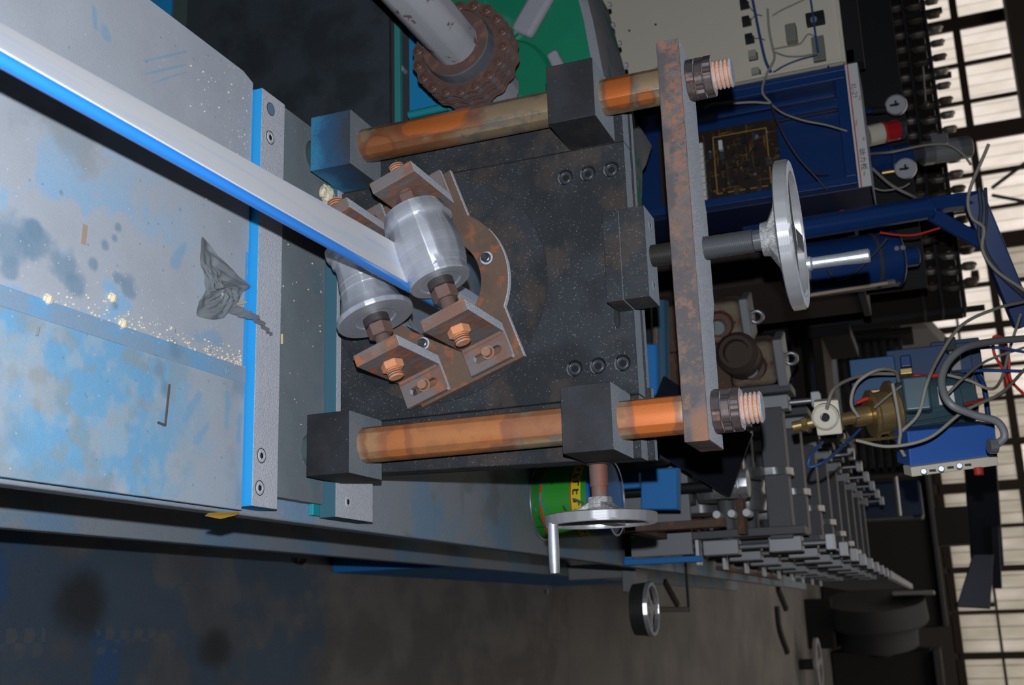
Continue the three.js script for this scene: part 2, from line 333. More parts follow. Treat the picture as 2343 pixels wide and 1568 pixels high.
const stains = [[-0.3956, 0.7940, -0.6565, 0.042], [-0.2950, 0.7940, -0.5975, 0.02], [-0.3008, 0.7940, -0.6208, 0.014], [-0.2891, 0.7940, -0.6588, 0.014], [-0.2742, 0.7940, -0.6709, 0.011], [-0.2935, 0.7940, -0.7197, 0.008], [-0.2984, 0.7940, -0.6903, 0.006], [-0.3191, 0.7940, -0.7015, 0.006], [-0.3285, 0.7940, -0.7125, 0.004], [-0.2889, 0.7940, -0.7310, 0.011], [-0.2702, 0.7940, -0.7189, 0.006], [-0.2457, 0.7940, -0.7986, 0.016], [-0.2271, 0.7940, -0.7769, 0.013], [-0.3395, 0.7940, -0.7160, 0.005], [-0.2672, 0.7940, -0.6025, 0.009], [-0.3836, 0.7940, -0.7971, 0.003], [-0.2116, 0.7940, -0.7887, 0.012], [-0.3469, 0.7940, -0.6487, 0.004], [-0.3084, 0.7940, -0.6222, 0.007]];
const smears = [[-0.1887, 0.7940, -0.8179, -0.2141, 0.7940, -0.8356, 0.005], [-0.1712, 0.7940, -0.8350, -0.1877, 0.7940, -0.8504, 0.006], [-0.2241, 0.7940, -0.8794, -0.1921, 0.7940, -0.8797, 0.005], [-0.1801, 0.7940, -0.8996, -0.2063, 0.7940, -0.9019, 0.004], [-0.3494, 0.7940, -0.8045, -0.3310, 0.7940, -0.7929, 0.006], [-0.2690, 0.7940, -0.8290, -0.2724, 0.7940, -0.8628, 0.01], [-0.5068, 0.7940, -0.7375, -0.5456, 0.7940, -0.7952, 0.0012], [-0.4941, 0.7940, -0.7384, -0.5321, 0.7940, -0.7961, 0.0012], [-0.4912, 0.7940, -0.7507, -0.5244, 0.7940, -0.7965, 0.001], [-0.5104, 0.7940, -0.6856, -0.5057, 0.7940, -0.6887, 0.005], [-0.5235, 0.7940, -0.6709, -0.5084, 0.7940, -0.6738, 0.003]];
const tableTex = tex(1024, 800, 0.48, 0.38, (u, v, i, j) => {         // x -0.58 .. -0.10, z -0.93 .. -0.55
  const x = -0.58 + u * 0.48, z = -0.93 + v * 0.38, g = (grit(i, j, 501) - 0.5) * 11;
  const n = fbm(u, v, 11, 9, 5, 502), m = fbm(u, v, 26, 20, 4, 503), big = fbm(u, v, 5, 4, 4, 504);
  const grey = [167, 172, 178], blue = [104, 160, 196];
  let c = grey.map((k) => k + (n - 0.5) * 16);
  if (x > -0.2385) { const far = step(-0.76, -0.86, z); c = mix(c, blue, (0.25 + 0.75 * step(0.4, 0.6, n)) * (1 - 0.75 * far) * 0.9); c = mix(c, [146, 148, 144], step(0.46, 0.66, m) * 0.55 * (1 - far)); c = mix(c, [120, 140, 150], step(0.45, 0.65, big) * 0.55); c = mix(c, [160, 172, 180], step(0.5, 0.7, fbm(u, v, 17, 15, 5, 509)) * 0.6); }
  else if (x > -0.2545) { c = mix([104, 160, 200], [128, 152, 172], step(0.4, 0.62, n)); c = mix(c, [150, 158, 166], step(-0.8, -0.9, z) * 0.7); }
  else c = mix(c, [126, 172, 208], step(0.5, 0.66, n) * step(-0.47, -0.3, x) * step(-0.88, -0.7, z) * 0.75);
  if (z < -0.9035 && x > -0.375 && x < -0.256) c = mix(c, [66, 160, 222], step(0.25, 0.4, n) * 0.95);
  for (let k = 0; k < smears.length; k++) { const s = smears[k], ax = s[0], az = s[2], bx = s[3], bz = s[5], dx = bx - ax, dz = bz - az, t = clamp(((x - ax) * dx + (z - az) * dz) / (dx * dx + dz * dz)), d = Math.hypot(x - ax - dx * t, z - az - dz * t) / s[6]; c = mix(c, [104, 156, 194], (1 - step(0.3, 1.2, d + (m - 0.5) * 1.9)) * 0.42); }
  for (const [sx, , sz, r] of stains) { const d = Math.hypot(x - sx, z - sz) / r; if (d < 2) c = mix(c, r > 0.03 ? [138, 146, 150] : [104, 132, 152], (1 - step(0.35, 1.15, d + (n - 0.5) * 1.9 + (m - 0.5) * 0.9)) * 0.62); }
  const dots = grit(i >> 2, j >> 2, 505); if (dots > 0.9985) c = mix(c, [110, 120, 126], 0.5);
  const crumbs = x < -0.42 && z < -0.8 ? 0.012 * step(-0.8, -0.9, z) : x > -0.3 && x < -0.25 ? 0.004 : 0.0004;
  if (grit(i >> 1, j >> 1, 506) > 1 - crumbs) c = mix(c, [226, 222, 206], 0.9);
  return [c[0] + g, c[1] + g, c[2] + g];
});
tableTex.offset.set(0.58 / 0.48, 0.93 / 0.38);
const tableMat = std({ map: tableTex, roughness: 0.75, bumpMap: grainBump, bumpScale: 0.00012 });
const table = thing('work_table', 'flat dusty grey table top with worn blue paint in front of the roller stand', 'table');
{
  const g = prism([[-0.5715, 0.15], [-0.1145, 0.15], [-0.1145, 0.9085], [-0.566, 0.9085], [-0.5715, 0.89]], 0.0055, 0.0006); g.rotateX(-Math.PI / 2); g.translate(0, 0.7885, 0);
  mesh('top_sheet', metreUV(g), tableMat, table);
  mesh('seam_strip', box(-0.2545, -0.2385, 0.792, 0.7952, -0.908, -0.16, 0.0006), tableMat, table);
  socketHead(table, -0.2459, 0.7956, -0.8774, 0.0035, 0.002, M.bed, 'y');
  mesh('apron', box(-0.54, -0.2, 0.78, 0.7885, -0.9, -0.16, 0.001), M.bed, table);
}
// ragged film of old paint hanging from the corner of the table
const peel = new THREE.BufferGeometry();
{ const pts = [[-0.1066, 0.7820, -0.8683], [-0.1058, 0.7800, -0.8949], [-0.1112, 0.7850, -0.9160], [-0.1132, 0.7890, -0.9122], [-0.1113, 0.7880, -0.8868], [-0.1091, 0.7860, -0.8680]]; const P = []; for (let k = 1; k < 5; k++) for (const q of [0, k, k + 1]) P.push(...pts[q]); for (let k = 1; k < 5; k++) for (const q of [0, k + 1, k]) { const v = pts[q]; P.push(v[0], v[1] - 0.0006, v[2]); } peel.setAttribute('position', new THREE.Float32BufferAttribute(P, 3)); peel.computeVertexNormals(); }
tag(mesh('paint_flake', metreUV(peel), std({ color: 0xd0a53a, roughness: 0.7 })), 'curled yellow and blue paint flake at the table corner', 'paint flake');

const clampBar = thing('clamp_bar', 'grey dusty steel bar with blue front edge bolted across the bed beyond the table', 'steel bar');
mesh('bar', dusty(-0.5595, -0.118, 0.7805, 0.804, -0.955, -0.9105, 0.001), [M.blue, M.dust], clampBar);
for (const [x, z, open] of [[-0.5415, -0.9267, true], [-0.5088, -0.9271, false], [-0.1684, -0.9247, false], [-0.1364, -0.9229, false]]) {
  if (open) { const h = mesh('bolt_hole', prism([...circle(0.0066, 24)], 0.001, 0), std({ color: 0x5c7f98, roughness: 0.9 }), clampBar); h.rotation.x = -Math.PI / 2; h.position.set(x, 0.8036, z); const r = mesh('hole_rim', new THREE.TorusGeometry(0.0068, 0.0006, 6, 30), M.bracket, clampBar); r.rotation.x = Math.PI / 2; r.position.set(x, 0.8042, z); } else { socketHead(clampBar, x, 0.8051, z, 0.0063, 0.006, M.dust, 'y'); const r = mesh('counterbore', new THREE.TorusGeometry(0.0072, 0.0005, 6, 30), M.charcoal, clampBar); r.rotation.x = Math.PI / 2; r.position.set(x, 0.8041, z); }
}
const basePlate = thing('base_plate', 'dark grey dusty plate lying between the two bolted bars', 'steel plate');
mesh('plate', box(-0.567, -0.133, 0.7805, 0.7925, -1.0636, -0.9555, 0.001), M.shelf, basePlate);
const footBar = thing('foot_bar', 'teal-edged bar under the roller stand with one socket screw at its end', 'steel bar');
mesh('bar', dusty(-0.567, -0.1187, 0.787, 0.8075, -1.15, -1.064, 0.001), [std({ color: 0x35606f, roughness: 0.8 }), M.dust], footBar);
mesh('lug', box(-0.2, -0.121, 0.7805, 0.7868, -1.12, -1.052, 0.001), M.teal, footBar);
socketHead(footBar, -0.1372, 0.8086, -1.091, 0.0066, 0.006, M.dust, 'y');

// ---------------------------------------------------------------- the roller stand
const stand = thing('roller_stand', 'dark upright steel stand with two bronze guide rods and a rusty crossbar', 'roller stand');
const BX = [[-0.5627, -0.4978], [-0.221, -0.1555]], RX = [-0.5325, -0.1885], ZR = -1.035;
const OX = -0.3626, OY = 0.9307;
{
  const h = [[OX, OY, 0.056]]; const bolts = []; for (const x of [-0.4684, -0.255]) for (const y of [1.0836, 1.109, 1.1352]) { h.push([x, y, 0.0086]); bolts.push([x, y]); }
  const g = prism([[-0.4972, 0.8078], [-0.2216, 0.8078], [-0.2216, 1.151], [-0.4972, 1.151]], 0.027, 0.0008, h); g.translate(0, 0, -1.0995);
  mesh('slide_plate', topGroup(g), [M.plate, M.blockDust], stand);
  for (const [x, y] of bolts) { const o = socketHead(stand, x, y, -1.0745, 0.0072, 0.008, M.blackBolt); mesh('socket_rim', new THREE.TorusGeometry(0.0056, 0.0009, 6, 28), M.blackBolt, o); }
  const rl = prism([[-0.5627, 0.809], [-0.4985, 0.809], [-0.4985, 1.151], [-0.5627, 1.151]], 0.0265, 0.0008); rl.translate(0, 0, -1.0995);
  const rr = prism([[-0.2204, 0.812], [-0.1655, 0.81], [-0.1562, 1.1495], [-0.2204, 1.1505]], 0.0265, 0.0008); rr.translate(0, 0, -1.0995);
  mesh('rail', topGroup(rl), [M.plate, M.blockDust], stand); mesh('rail', topGroup(rr), [M.plate, M.blockDust], stand);
  mesh('backing_plate', topGroup(prism([[-0.5627, 0.8078], [-0.166, 0.8078], [-0.157, 1.157], [-0.232, 1.157], [-0.232, 1.153], [-0.5627, 1.153]], 0.012, 0.0006, [[OX, OY, 0.056]]).translate(0, 0, -1.112)), [M.plate, M.blockDust], stand);
}
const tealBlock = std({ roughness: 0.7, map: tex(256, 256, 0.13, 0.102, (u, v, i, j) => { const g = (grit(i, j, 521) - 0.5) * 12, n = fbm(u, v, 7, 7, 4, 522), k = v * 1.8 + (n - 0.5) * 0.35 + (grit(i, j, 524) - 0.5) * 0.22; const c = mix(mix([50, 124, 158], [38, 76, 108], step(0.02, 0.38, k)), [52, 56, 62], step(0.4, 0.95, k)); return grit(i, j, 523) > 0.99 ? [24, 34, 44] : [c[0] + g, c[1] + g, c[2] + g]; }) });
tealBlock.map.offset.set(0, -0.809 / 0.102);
for (let b = 0; b < 2; b++) for (const [y0, y1] of [[0.809, 0.86], [1.091, 1.142]]) {
  const [x0, x1] = BX[b];
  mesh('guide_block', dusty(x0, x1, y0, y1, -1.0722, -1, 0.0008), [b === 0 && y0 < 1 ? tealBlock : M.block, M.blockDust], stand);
}
// rods: bronze-coloured steel with patches of orange rust
const rodTex = (patches, s, amount) => tex(256, 1024, 0.1194, 0.44, (u, v, i, j) => {
  const y = 0.79 + v * 0.44, n = fbm(u, v, 4, 12, 5, s), m = fbm(u, v, 10, 34, 4, s + 3), g = (grit(i, j, s) - 0.5) * 10;
  let c = mix([142, 124, 100], [176, 150, 114], n); c = mix(c, [112, 110, 106], step(0.5, 0.7, m) * 0.6);
  c = mix(c, [158, 96, 60], step(0.55 - amount, 0.7 - amount, fbm(u, v, 3, 8, 4, s + 9)) * 0.75);
  c = mix(c, [86, 104, 104], 1 - step(0.806, 0.814, y));
  for (const [pu, py, ru, ry, k] of patches) { let du = Math.abs(u - pu); du = Math.min(du, 1 - du); const d = Math.max(du / ru, Math.abs(y - py) / ry) * 0.6 + Math.hypot(du / ru, (y - py) / ry) * 0.5 + (n - 0.5) * 0.9; c = mix(c, [202, 112, 54], (1 - step(0.84, 1.02, d)) * k); c = mix(c, [150, 86, 62], step(0.84, 0.95, d) * (1 - step(1.05, 1.3, d)) * 0.6); }
  return [c[0] + g, c[1] + g, c[2] + g];
});
const rodMatL = phys({ map: rodTex([[0.975, 0.955, 0.145, 0.052, 1], [0.0, 1.162, 0.26, 0.016, 1], [0.16, 1.19, 0.1, 0.012, 0.8], [0.1, 0.885, 0.12, 0.02, 0.3]], 541, -0.02), roughness: 0.36, metalness: 0.58 });
const rodMatR = phys({ map: rodTex([[0.0, 0.96, 0.5, 0.075, 0.62], [0, 1.178, 0.5, 0.025, 1], [0.03, 0.89, 0.4, 0.03, 0.3]], 551, 0.1), roughness: 0.5, metalness: 0.3 });
rodMatL.map.offset.set(0, -0.79 / 0.44); rodMatR.map.offset.set(0, -0.79 / 0.44);
for (let b = 0; b < 2; b++) {
  const g = lathe([[0.7926, 0], [0.7926, 0.0188], [0.794, 0.019], [1.2088, 0.019], [1.2088, 0]], 96); g.attributes.uv.array.forEach((v, i, a) => { if (i % 2) a[i] = g.attributes.position.getY(i >> 1); });
  const r = mesh('guide_rod', g, b ? rodMatR : rodMatL, stand); r.position.set(RX[b], 0, ZR);
  const t = mesh('thread_end', topGroup(thread(1.2325, 1.2778, 0.0152, 0.0042)), [M.orange, M.dust], r);
  for (let k = 0; k < 3; k++) {
    const y0 = 1.2326 + k * 0.0088, notch = [];
    for (let q = 0; q < 48; q++) { const a = (q / 48) * 2 * Math.PI + k * 0.62 + 0.2, on = q % 12 < 3; notch.push([(on ? 0.0192 : 0.0212) * Math.cos(a), (on ? 0.0192 : 0.0212) * Math.sin(a)]); }
    const ng = prism(notch, 0.0084, 0.0006); ng.rotateX(-Math.PI / 2); ng.translate(0, y0, 0);
    mesh('slotted_nut', topGroup(metreUV(ng)), [M.darkNut, M.dust], r);
  }
}
const barTex = tex(2048, 256, 0.5, 0.0625, (u, v, i, j) => {           // x -0.58 .. -0.08
  const x = -0.58 + u * 0.5, y = ((v * 0.0625 - 1.205 % 0.0625) % 0.0625), yy = (y + 0.0625) % 0.0625 / 0.024, g = (grit(i, j, 561) - 0.5) * 14;
  const n = fbm(u, v, 26, 3, 5, 562), m = fbm(u, v, 90, 11, 4, 563);
  let c = mix([82, 77, 77], [102, 91, 86], step(0.4, 0.66, n)); const q = fbm(u, v, 220, 27, 3, 566);
  const left = 1 - step(-0.45, -0.3, x + (n - 0.5) * 0.2), o = step(0.3, 0.62, yy + (n - 0.5) * 1.1) * left;
  c = mix(c, [156, 100, 72], o * step(0.42, 0.62, m * 0.55 + q * 0.45) * 0.75); c = mix(c, [108, 105, 106], o * (1 - step(0.38, 0.5, q)) * 0.7);
  c = mix(c, [134, 98, 78], step(0.5, 0.7, fbm(u, v, 60, 7, 4, 564) * 0.6 + q * 0.4) * (1 - left) * 0.7);
  c = mix(c, [150, 98, 66], step(-0.19, -0.165, x + (n - 0.5) * 0.05) * step(0.35, 0.6, yy) * 0.6);
  return [c[0] + g, c[1] + g, c[2] + g];
});
barTex.offset.set(0.58 / 0.5, 0);
const barMat = std({ map: barTex, roughness: 0.75, metalness: 0.1, bumpMap: softBump, bumpScale: 0.0003 });
{
  const g = prism([[-0.5636, 1.0], [-0.1563, 1.0], [-0.1563, 1.07], [-0.285, 1.07], [-0.305, 1.082], [-0.405, 1.082], [-0.428, 1.07], [-0.5636, 1.07]], 0.0232, 0.0008); g.rotateX(-Math.PI / 2); g.translate(0, 1.209, 0);
  mesh('crossbar', topGroup(metreUV(g)), [barMat, M.dust], stand);
}
const ZS = -1.05, XS = -0.3565;
mesh('lower_jaw', dusty(-0.4045, -0.3085, 1.1345, 1.1516, -1.0722, -1.0305, 0.0008), [M.plate, M.blockDust], stand);
const nutBlock = mesh('nut_block', dusty(-0.405, -0.309, 1.152, 1.1785, -1.0735, -1.0305, 0.0008), [M.plate, M.blockDust], stand);
for (const x of [-0.39, -0.326]) { socketHead(nutBlock, x, 1.1796, -1.051, 0.0066, 0.006, M.blockDust, 'y'); }
const screwTop = mesh('lead_screw', mergeGeometries([thread(1.2325, 1.281, 0.0117, 0.0018), rod(1.281, 1.291, 0.0105)]), M.threadGrey, stand); screwTop.position.set(XS, 0, ZS);
mesh('screw_thread', thread(1.1787, 1.209, 0.0113, 0.0018), M.threadDark, screwTop);
mesh('weld', new THREE.IcosahedronGeometry(0.009, 2).scale(1.3, 0.35, 0.5).translate(-0.303, 1.1335, -1.0705), M.plate, stand);

// handwheel about y; local origin at the middle of the rim
function handwheel(name, label, R, pos, k = 1) {
  const t = thing(name, label, 'handwheel', pos);
  const h = 0.0068 * k, rg = lathe([[-h, R * 0.83], [-h, R * 0.97], [-h + 0.0012, R], [h - 0.0022, R], [h, R * 0.975], [h, R * 0.84], [h - 0.002, R * 0.82], [-h + 0.001, R * 0.82], [-h, R * 0.83]], 72, 'y', 0.7);
  mesh('rim', topGroup(rg), [M.aluPolish, M.dustAlu], t);
  mesh('hub', lathe([[-0.028 * k, 0], [-0.028 * k, 0.0165 * k], [-0.014 * k, 0.0185 * k], [-0.005 * k, 0.026 * k], [0.001 * k, 0.026 * k], [0.003 * k, 0.016 * k], [0.003 * k, 0]], 40), M.cast, t);
  for (let i = 0; i < 3; i++) {
    const g = new THREE.ExtrudeGeometry(new THREE.Shape([[0.016, -0.02], [0.03, -0.012], [R / k * 0.86, -0.004], [R / k * 0.86, 0.004], [0.016, 0.002]].map((q) => new THREE.Vector2(q[0] * k, q[1] * k))), { depth: 0.016 * k, bevelEnabled: true, bevelSize: 0.0015 * k, bevelThickness: 0.0015 * k, bevelSegments: 2 });
    g.translate(0, 0, -0.009 * k); const s = mesh('spoke', metreUV(g), M.cast, t); s.rotation.y = 1.71 + (i * 2 * Math.PI) / 3;
  }
  return t;
}
M.dustAlu = phys({ map: dustTex, color: 0xdadcde, roughness: 0.9, bumpMap: grainBump, bumpScale: 0.0004, sheen: 1, sheenColor: new THREE.Color(0.6, 0.6, 0.62), sheenRoughness: 0.6 });
const hw1 = handwheel('handwheel', 'aluminium handwheel lying flat on the vertical screw above the crossbar', 0.0735, [XS, 1.3177, ZS]);
{ const hd = mesh('handle', lathe([[0.006, 0], [0.006, 0.0075], [0.01, 0.0075], [0.012, 0.006], [0.04, 0.0062], [0.062, 0.0072], [0.0665, 0.0072], [0.068, 0.006], [0.068, 0]], 28), M.alu, hw1); hd.position.set(0.0105, 0, -0.0665); }
const hw2 = handwheel('handwheel', 'upright aluminium handwheel on the side shaft right of the stand', 0.058, [-0.1005, 1.096, -1.1], 0.79);
hw2.rotation.z = -Math.PI / 2;
{ const hd = mesh('handle', lathe([[0.004, 0], [0.004, 0.005], [0.008, 0.0052], [0.03, 0.0056], [0.05, 0.0051], [0.0535, 0.0046], [0.0535, 0]], 28), M.alu, hw2); hd.position.set(0.0395, 0, 0.0365); }
const sideShaft = mesh('side_shaft', lathe([[-0.16, 0], [-0.16, 0.0096], [-0.134, 0.0096], [-0.134, 0.0084], [-0.12, 0.0084], [-0.12, 0]], 32, 'x'), M.nutRust, stand); sideShaft.position.set(0, 1.0962, -1.1);
mesh('side_bearing', T(rod(-0.165, -0.156, 0.0125, 'x'), 0, 1.0962, -1.1), M.plate, stand);

// ---------------------------------------------------------------- turning disc, ring plate, four angle brackets
const TH = THREE.MathUtils.degToRad(19.85), UPL = V3(Math.sin(TH), Math.cos(TH), 0);
const carrier = thing('roller_carrier', 'rusty tilted ring plate with four angle brackets on the dark stand', 'roller carrier', [OX, OY, -1.0725]);
carrier.rotation.z = TH;
mesh('turning_disc', prism(circle(0.1285, 96), 0.0018, 0.0005, [[0, 0, 0.055]]), M.plate, carrier);
{
  const pts = [[-0.1195, -0.062], [-0.058, -0.062]]; for (let i = 0; i <= 20; i++) { const a = Math.PI + 0.82 + (i / 20) * (Math.PI - 1.64); pts.push([0.0875 * Math.cos(a), 0.0875 * Math.sin(a)]); }
  pts.push([0.058, -0.062], [0.1195, -0.062], [0.1195, 0.0655], [0.0585, 0.0655]); for (let i = 0; i <= 20; i++) { const a = 0.842 + (i / 20) * (Math.PI - 1.684); pts.push([0.0875 * Math.cos(a), 0.0875 * Math.sin(a)]); }
  pts.push([-0.0585, 0.0655], [-0.1195, 0.0655]);
  const g = prism(pts, 0.0078, 0.0006, [[0, 0, 0.055]]); g.translate(0, 0, 0.0018);
  mesh('ring_plate', topGroup(g, UPL, 0.55), [M.ring, M.dust], carrier);
  for (const [x, y] of [[-0.001, 0.067], [0.0543, -0.035]]) { const s = mesh('ring_screw', lathe([[0, 0.0078], [0.0006, 0.0074], [0.0006, 0.0052], [0.0045, 0.0052], [0.0052, 0.0042], [0.0038, 0.003], [0.0036, 0]], 28, 'z', 0.6).rotateX(0), M.blackBolt, carrier); s.position.set(x, y, 0.0095); mesh('washer', prism(circle(0.0074, 28), 0.0008, 0.0002), M.dust, s); }
}
M.nutRustPale = std({ map: rustTex([150, 128, 112], [150, 112, 88], [164, 110, 80], 175), roughness: 0.75 });
function bracket(b, side) {                                          // side +1: the wall faces outward along +x of the carrier
  const w = 0.0258, wi = side > 0 ? 0.0736 : 0.079, wo = side > 0 ? 0.087 : 0.0925, fo = wo + 0.03, o = new THREE.Group(); o.name = 'bracket'; carrier.add(o);
  const wall = box(Math.min(side * wi, side * wo), Math.max(side * wi, side * wo), b - w, b + w, 0.0098, 0.1115, 0.0012);
  mesh('wall', topGroup(wall, UPL, 0.8), [M.bracket, M.dust], o);
  const slot = []; for (let i = 0; i <= 10; i++) { const a = -Math.PI / 2 + (i / 10) * Math.PI; slot.push([0.0155 + 0.0045 * Math.sin(a) * 0 + 0.0045 * Math.cos(a + Math.PI / 2) * 1, 0.012 + 0.0045 * Math.sin(a + Math.PI / 2)]); } for (let i = 0; i <= 10; i++) { const a = Math.PI + (i / 10) * Math.PI; slot.push([0.0155 + 0.0045 * Math.cos(a), -0.012 + 0.0045 * Math.sin(a)]); }
  const foot = prism([[0, -w], [0.03, -w], [0.03, w - 0.002], [0.028, w], [0, w]], 0.0085, 0.0008, [slot]); foot.translate(wo - 0.0004, b, 0.0097);
  let fg = foot; if (side < 0) { fg = foot; fg.rotateZ(Math.PI); fg.translate(0, 2 * b, 0); }
  mesh('foot', topGroup(metreUV(fg), UPL, 0.8), [M.bracket, M.dust], o);
  mesh('weld', metreUV(pipe([side * wo, b - w + 0.002, 0.018], [side * wo, b + w - 0.002, 0.018], 0.0035, 12)), M.bracket, o);
  const bolt = mesh('fixing_bolt', lathe([[0, 0.0072], [0.0015, 0.0072], [0.0015, 0.0057], [0.0085, 0.0056], [0.0095, 0.0047], [0.0095, 0]], 24, 'z'), M.nutRustPale, o); bolt.position.set(side * (wo + 0.0145), b + 0.002, 0.018);
}
const B2 = 0.0305, B1 = -0.0493, ZA = 0.0825;
for (const b of [B2, B1]) { bracket(b, 1); bracket(b, -1); }

// ---------------------------------------------------------------- the two rollers on their bolts
const rollerFaceDust = M.alu;
function roller(name, label, b, profile) {
  const t = thing(name, label, 'roller', [OX - b * Math.sin(TH), OY + b * Math.cos(TH), -1.0725 + ZA]); t.rotation.z = TH;
  mesh('roller_body', lathe(profile, 96, 'x', 0.45), M.roller, t);
  const e = profile[profile.length - 1][0], s0 = profile[0][0];
  mesh('bearing', lathe([[e - 0.004, 0.0135], [e - 0.0008, 0.0135], [e - 0.0008, 0.0165], [e - 0.0016, 0.0172], [e - 0.0016, 0.0192], [e - 0.0008, 0.0198], [e - 0.0008, 0.0216]], 48, 'x', 0.3), M.greySteel, t);
  mesh('spacer', rod(e - 0.003, e + 0.0085, 0.0137, 'x'), M.darkNut, t);
  mesh('spacer', rod(s0 - 0.008, s0 + 0.003, 0.0137, 'x'), M.darkNut, t);
  mesh('nut', T(hexNut(0.0232, 0.0135, 'x'), e + 0.0085, 0, 0), M.nutRust, t);
  mesh('nut', T(hexNut(0.0232, 0.012, 'x'), s0 - 0.0205, 0, 0), M.nutRust, t);
  const ax = mesh('axle_bolt', thread(-0.1125, 0.1045, 0.0078, 0.0015, 'x'), M.nutRust, t);
  mesh('thread_tip', topGroup(thread(0.0875, 0.1052, 0.0081, 0.0026, 'x'), UPL, 0.8), [M.orange, M.orange], ax);
  mesh('thread_tip', thread(-0.1135, -0.093, 0.0081, 0.0026, 'x'), M.orange, ax);
  mesh('nut', T(hexNut(0.0205, 0.0088, 'x'), 0.0872, 0, 0), M.orange, t);
  return t;
}
M.roller = phys({ map: aluTex, color: 0xf4f4f6, roughness: 0.44, metalness: 0.55, anisotropy: 0.75, anisotropyRotation: Math.PI / 2, bumpMap: brushBump, bumpScale: 0.00002 });
roller('forming_roller', 'barrel-shaped aluminium roller pressing on the blue and white strip', B2, [[-0.053, 0.012], [-0.053, 0.0305], [-0.0515, 0.033], [-0.046, 0.0345], [-0.039, 0.0372], [-0.0365, 0.0372], [-0.0355, 0.034], [-0.033, 0.0328], [-0.03, 0.0335], [-0.022, 0.0354], [-0.012, 0.0367], [-0.002, 0.0371], [0.008, 0.0364], [0.016, 0.0349], [0.0225, 0.0328], [0.024, 0.0318], [0.0258, 0.0316], [0.0268, 0.0325], [0.0318, 0.0328], [0.0338, 0.0316], [0.0338, 0.0222], [0.0322, 0.0216], [0.0322, 0.0137]]);
roller('forming_roller', 'waisted aluminium roller with wide flange under the strip, left of the barrel roller', B1, [[-0.054, 0.012], [-0.054, 0.027], [-0.0525, 0.0288], [-0.047, 0.0292], [-0.045, 0.0285], [-0.0435, 0.0255], [-0.0415, 0.0252], [-0.0395, 0.0262], [-0.035, 0.026], [-0.033, 0.0235], [-0.026, 0.0236], [-0.018, 0.0246], [-0.008, 0.0263], [-0.007, 0.0259], [0.002, 0.028], [0.003, 0.0276], [0.012, 0.0302], [0.02, 0.033], [0.026, 0.0362], [0.0298, 0.0405], [0.0312, 0.0412], [0.0345, 0.0412], [0.036, 0.0402], [0.036, 0.0222], [0.0344, 0.0216], [0.0344, 0.0137]]);

// ---------------------------------------------------------------- the strip that is being formed
{
  const A = V3(-0.3042, 0.9679, -0.4175), B = V3(-0.3368, 0.9321, -0.9900), d = B.clone().sub(A), N = 46, W = 0.046, hF = 0.009, th = 0.0026;
  const phiAt = (t) => THREE.MathUtils.degToRad(t < 0 ? 38 : t > 0.95 ? 13 : 38 - 26.5 * Math.pow(t, 1.05));
  const secs = { face: [], bead: [], groove: [] };
  for (let i = 0; i <= N; i++) {
    const t = -0.4 + (i / N) * 1.85, L = A.clone().addScaledVector(d, t), p = phiAt(t), w = V3(Math.cos(p), Math.sin(p), 0), n = V3(-Math.sin(p), Math.cos(p), 0), C = L.clone().addScaledVector(n, hF);
    const P = (a, b) => C.clone().addScaledVector(w, a).addScaledVector(n, b);
    secs.face.push([[P(-W, 0), P(-W * 0.75, 0.0002), P(-W * 0.5, 0.0003), P(-W * 0.25, 0.0003), P(-0.0034, 0.0002)], [P(-0.0034, 0.0002), P(-0.0034, -th)], [P(-0.0034, -th), P(-W * 0.5, -th), P(-W, -th)], [P(-W, -th), P(-W, 0)]]);
    secs.groove.push([P(-0.0036, -0.0006), P(-0.0006, -0.0012), P(-0.0006, -0.0026), P(-0.0036, -0.0026)]);
    const q = []; for (let k = 0; k <= 14; k++) { const a = (k / 14) * Math.PI * 2; q.push(P(-0.0012 + 0.0042 * Math.sin(a), -hF / 2 + (hF / 2) * Math.cos(a))); } q.pop(); secs.bead.push(q);
  }
  const skin = (S, open) => { const pos = [], uv = [], idx = [], m = open ? S[0].length - 1 : S[0].length; S.forEach((s, i) => { for (let k = 0; k <= m; k++) { const v = s[k % s.length]; pos.push(v.x, v.y, v.z); uv.push((k / m) * 0.1, i * 0.025); } }); for (let i = 0; i + 1 < S.length; i++) for (let k = 0; k < m; k++) { const a = i * (m + 1) + k, b = a + m + 1; idx.push(a, a + 1, b, b, a + 1, b + 1); } const g = new THREE.BufferGeometry(); g.setAttribute('position', new THREE.Float32BufferAttribute(pos, 3)); g.setAttribute('uv', new THREE.Float32BufferAttribute(uv, 2)); g.setIndex(idx); g.computeVertexNormals(); return g; };
  const stripTex = tex(256, 1024, 0.1, 1.2, (u, v, i, j) => { const g = (grit(i, j, 601) - 0.5) * 7, n = fbm(u, v, 5, 9, 4, 602), e = u < 0.35 ? 1 : 0.3; let c = mix([232, 233, 234], [202, 218, 246], step(0.5, 0.68, n) * e); return [c[0] + g, c[1] + g, c[2] + g]; });
  const st = thing('profile_strip', 'white metal strip with rolled blue edge running between the two rollers', 'metal strip');
  mesh('face', mergeGeometries([0, 1, 2, 3].map((q) => skin(secs.face.map((f) => f[q]), true))), phys({ map: stripTex, color: 0xffffff, roughness: 0.5, side: THREE.DoubleSide }), st);
  mesh('rolled_edge', skin(secs.bead), phys({ color: 0x2f90f0, roughness: 0.36, ior: 2.1, clearcoat: 0.5, clearcoatRoughness: 0.3, side: THREE.DoubleSide }), st, 'glossy blue rolled edge');
  mesh('groove', skin(secs.groove), std({ color: 0x0e2a78, roughness: 0.7, side: THREE.DoubleSide }), st, 'dark blue groove beside the rolled edge');
}

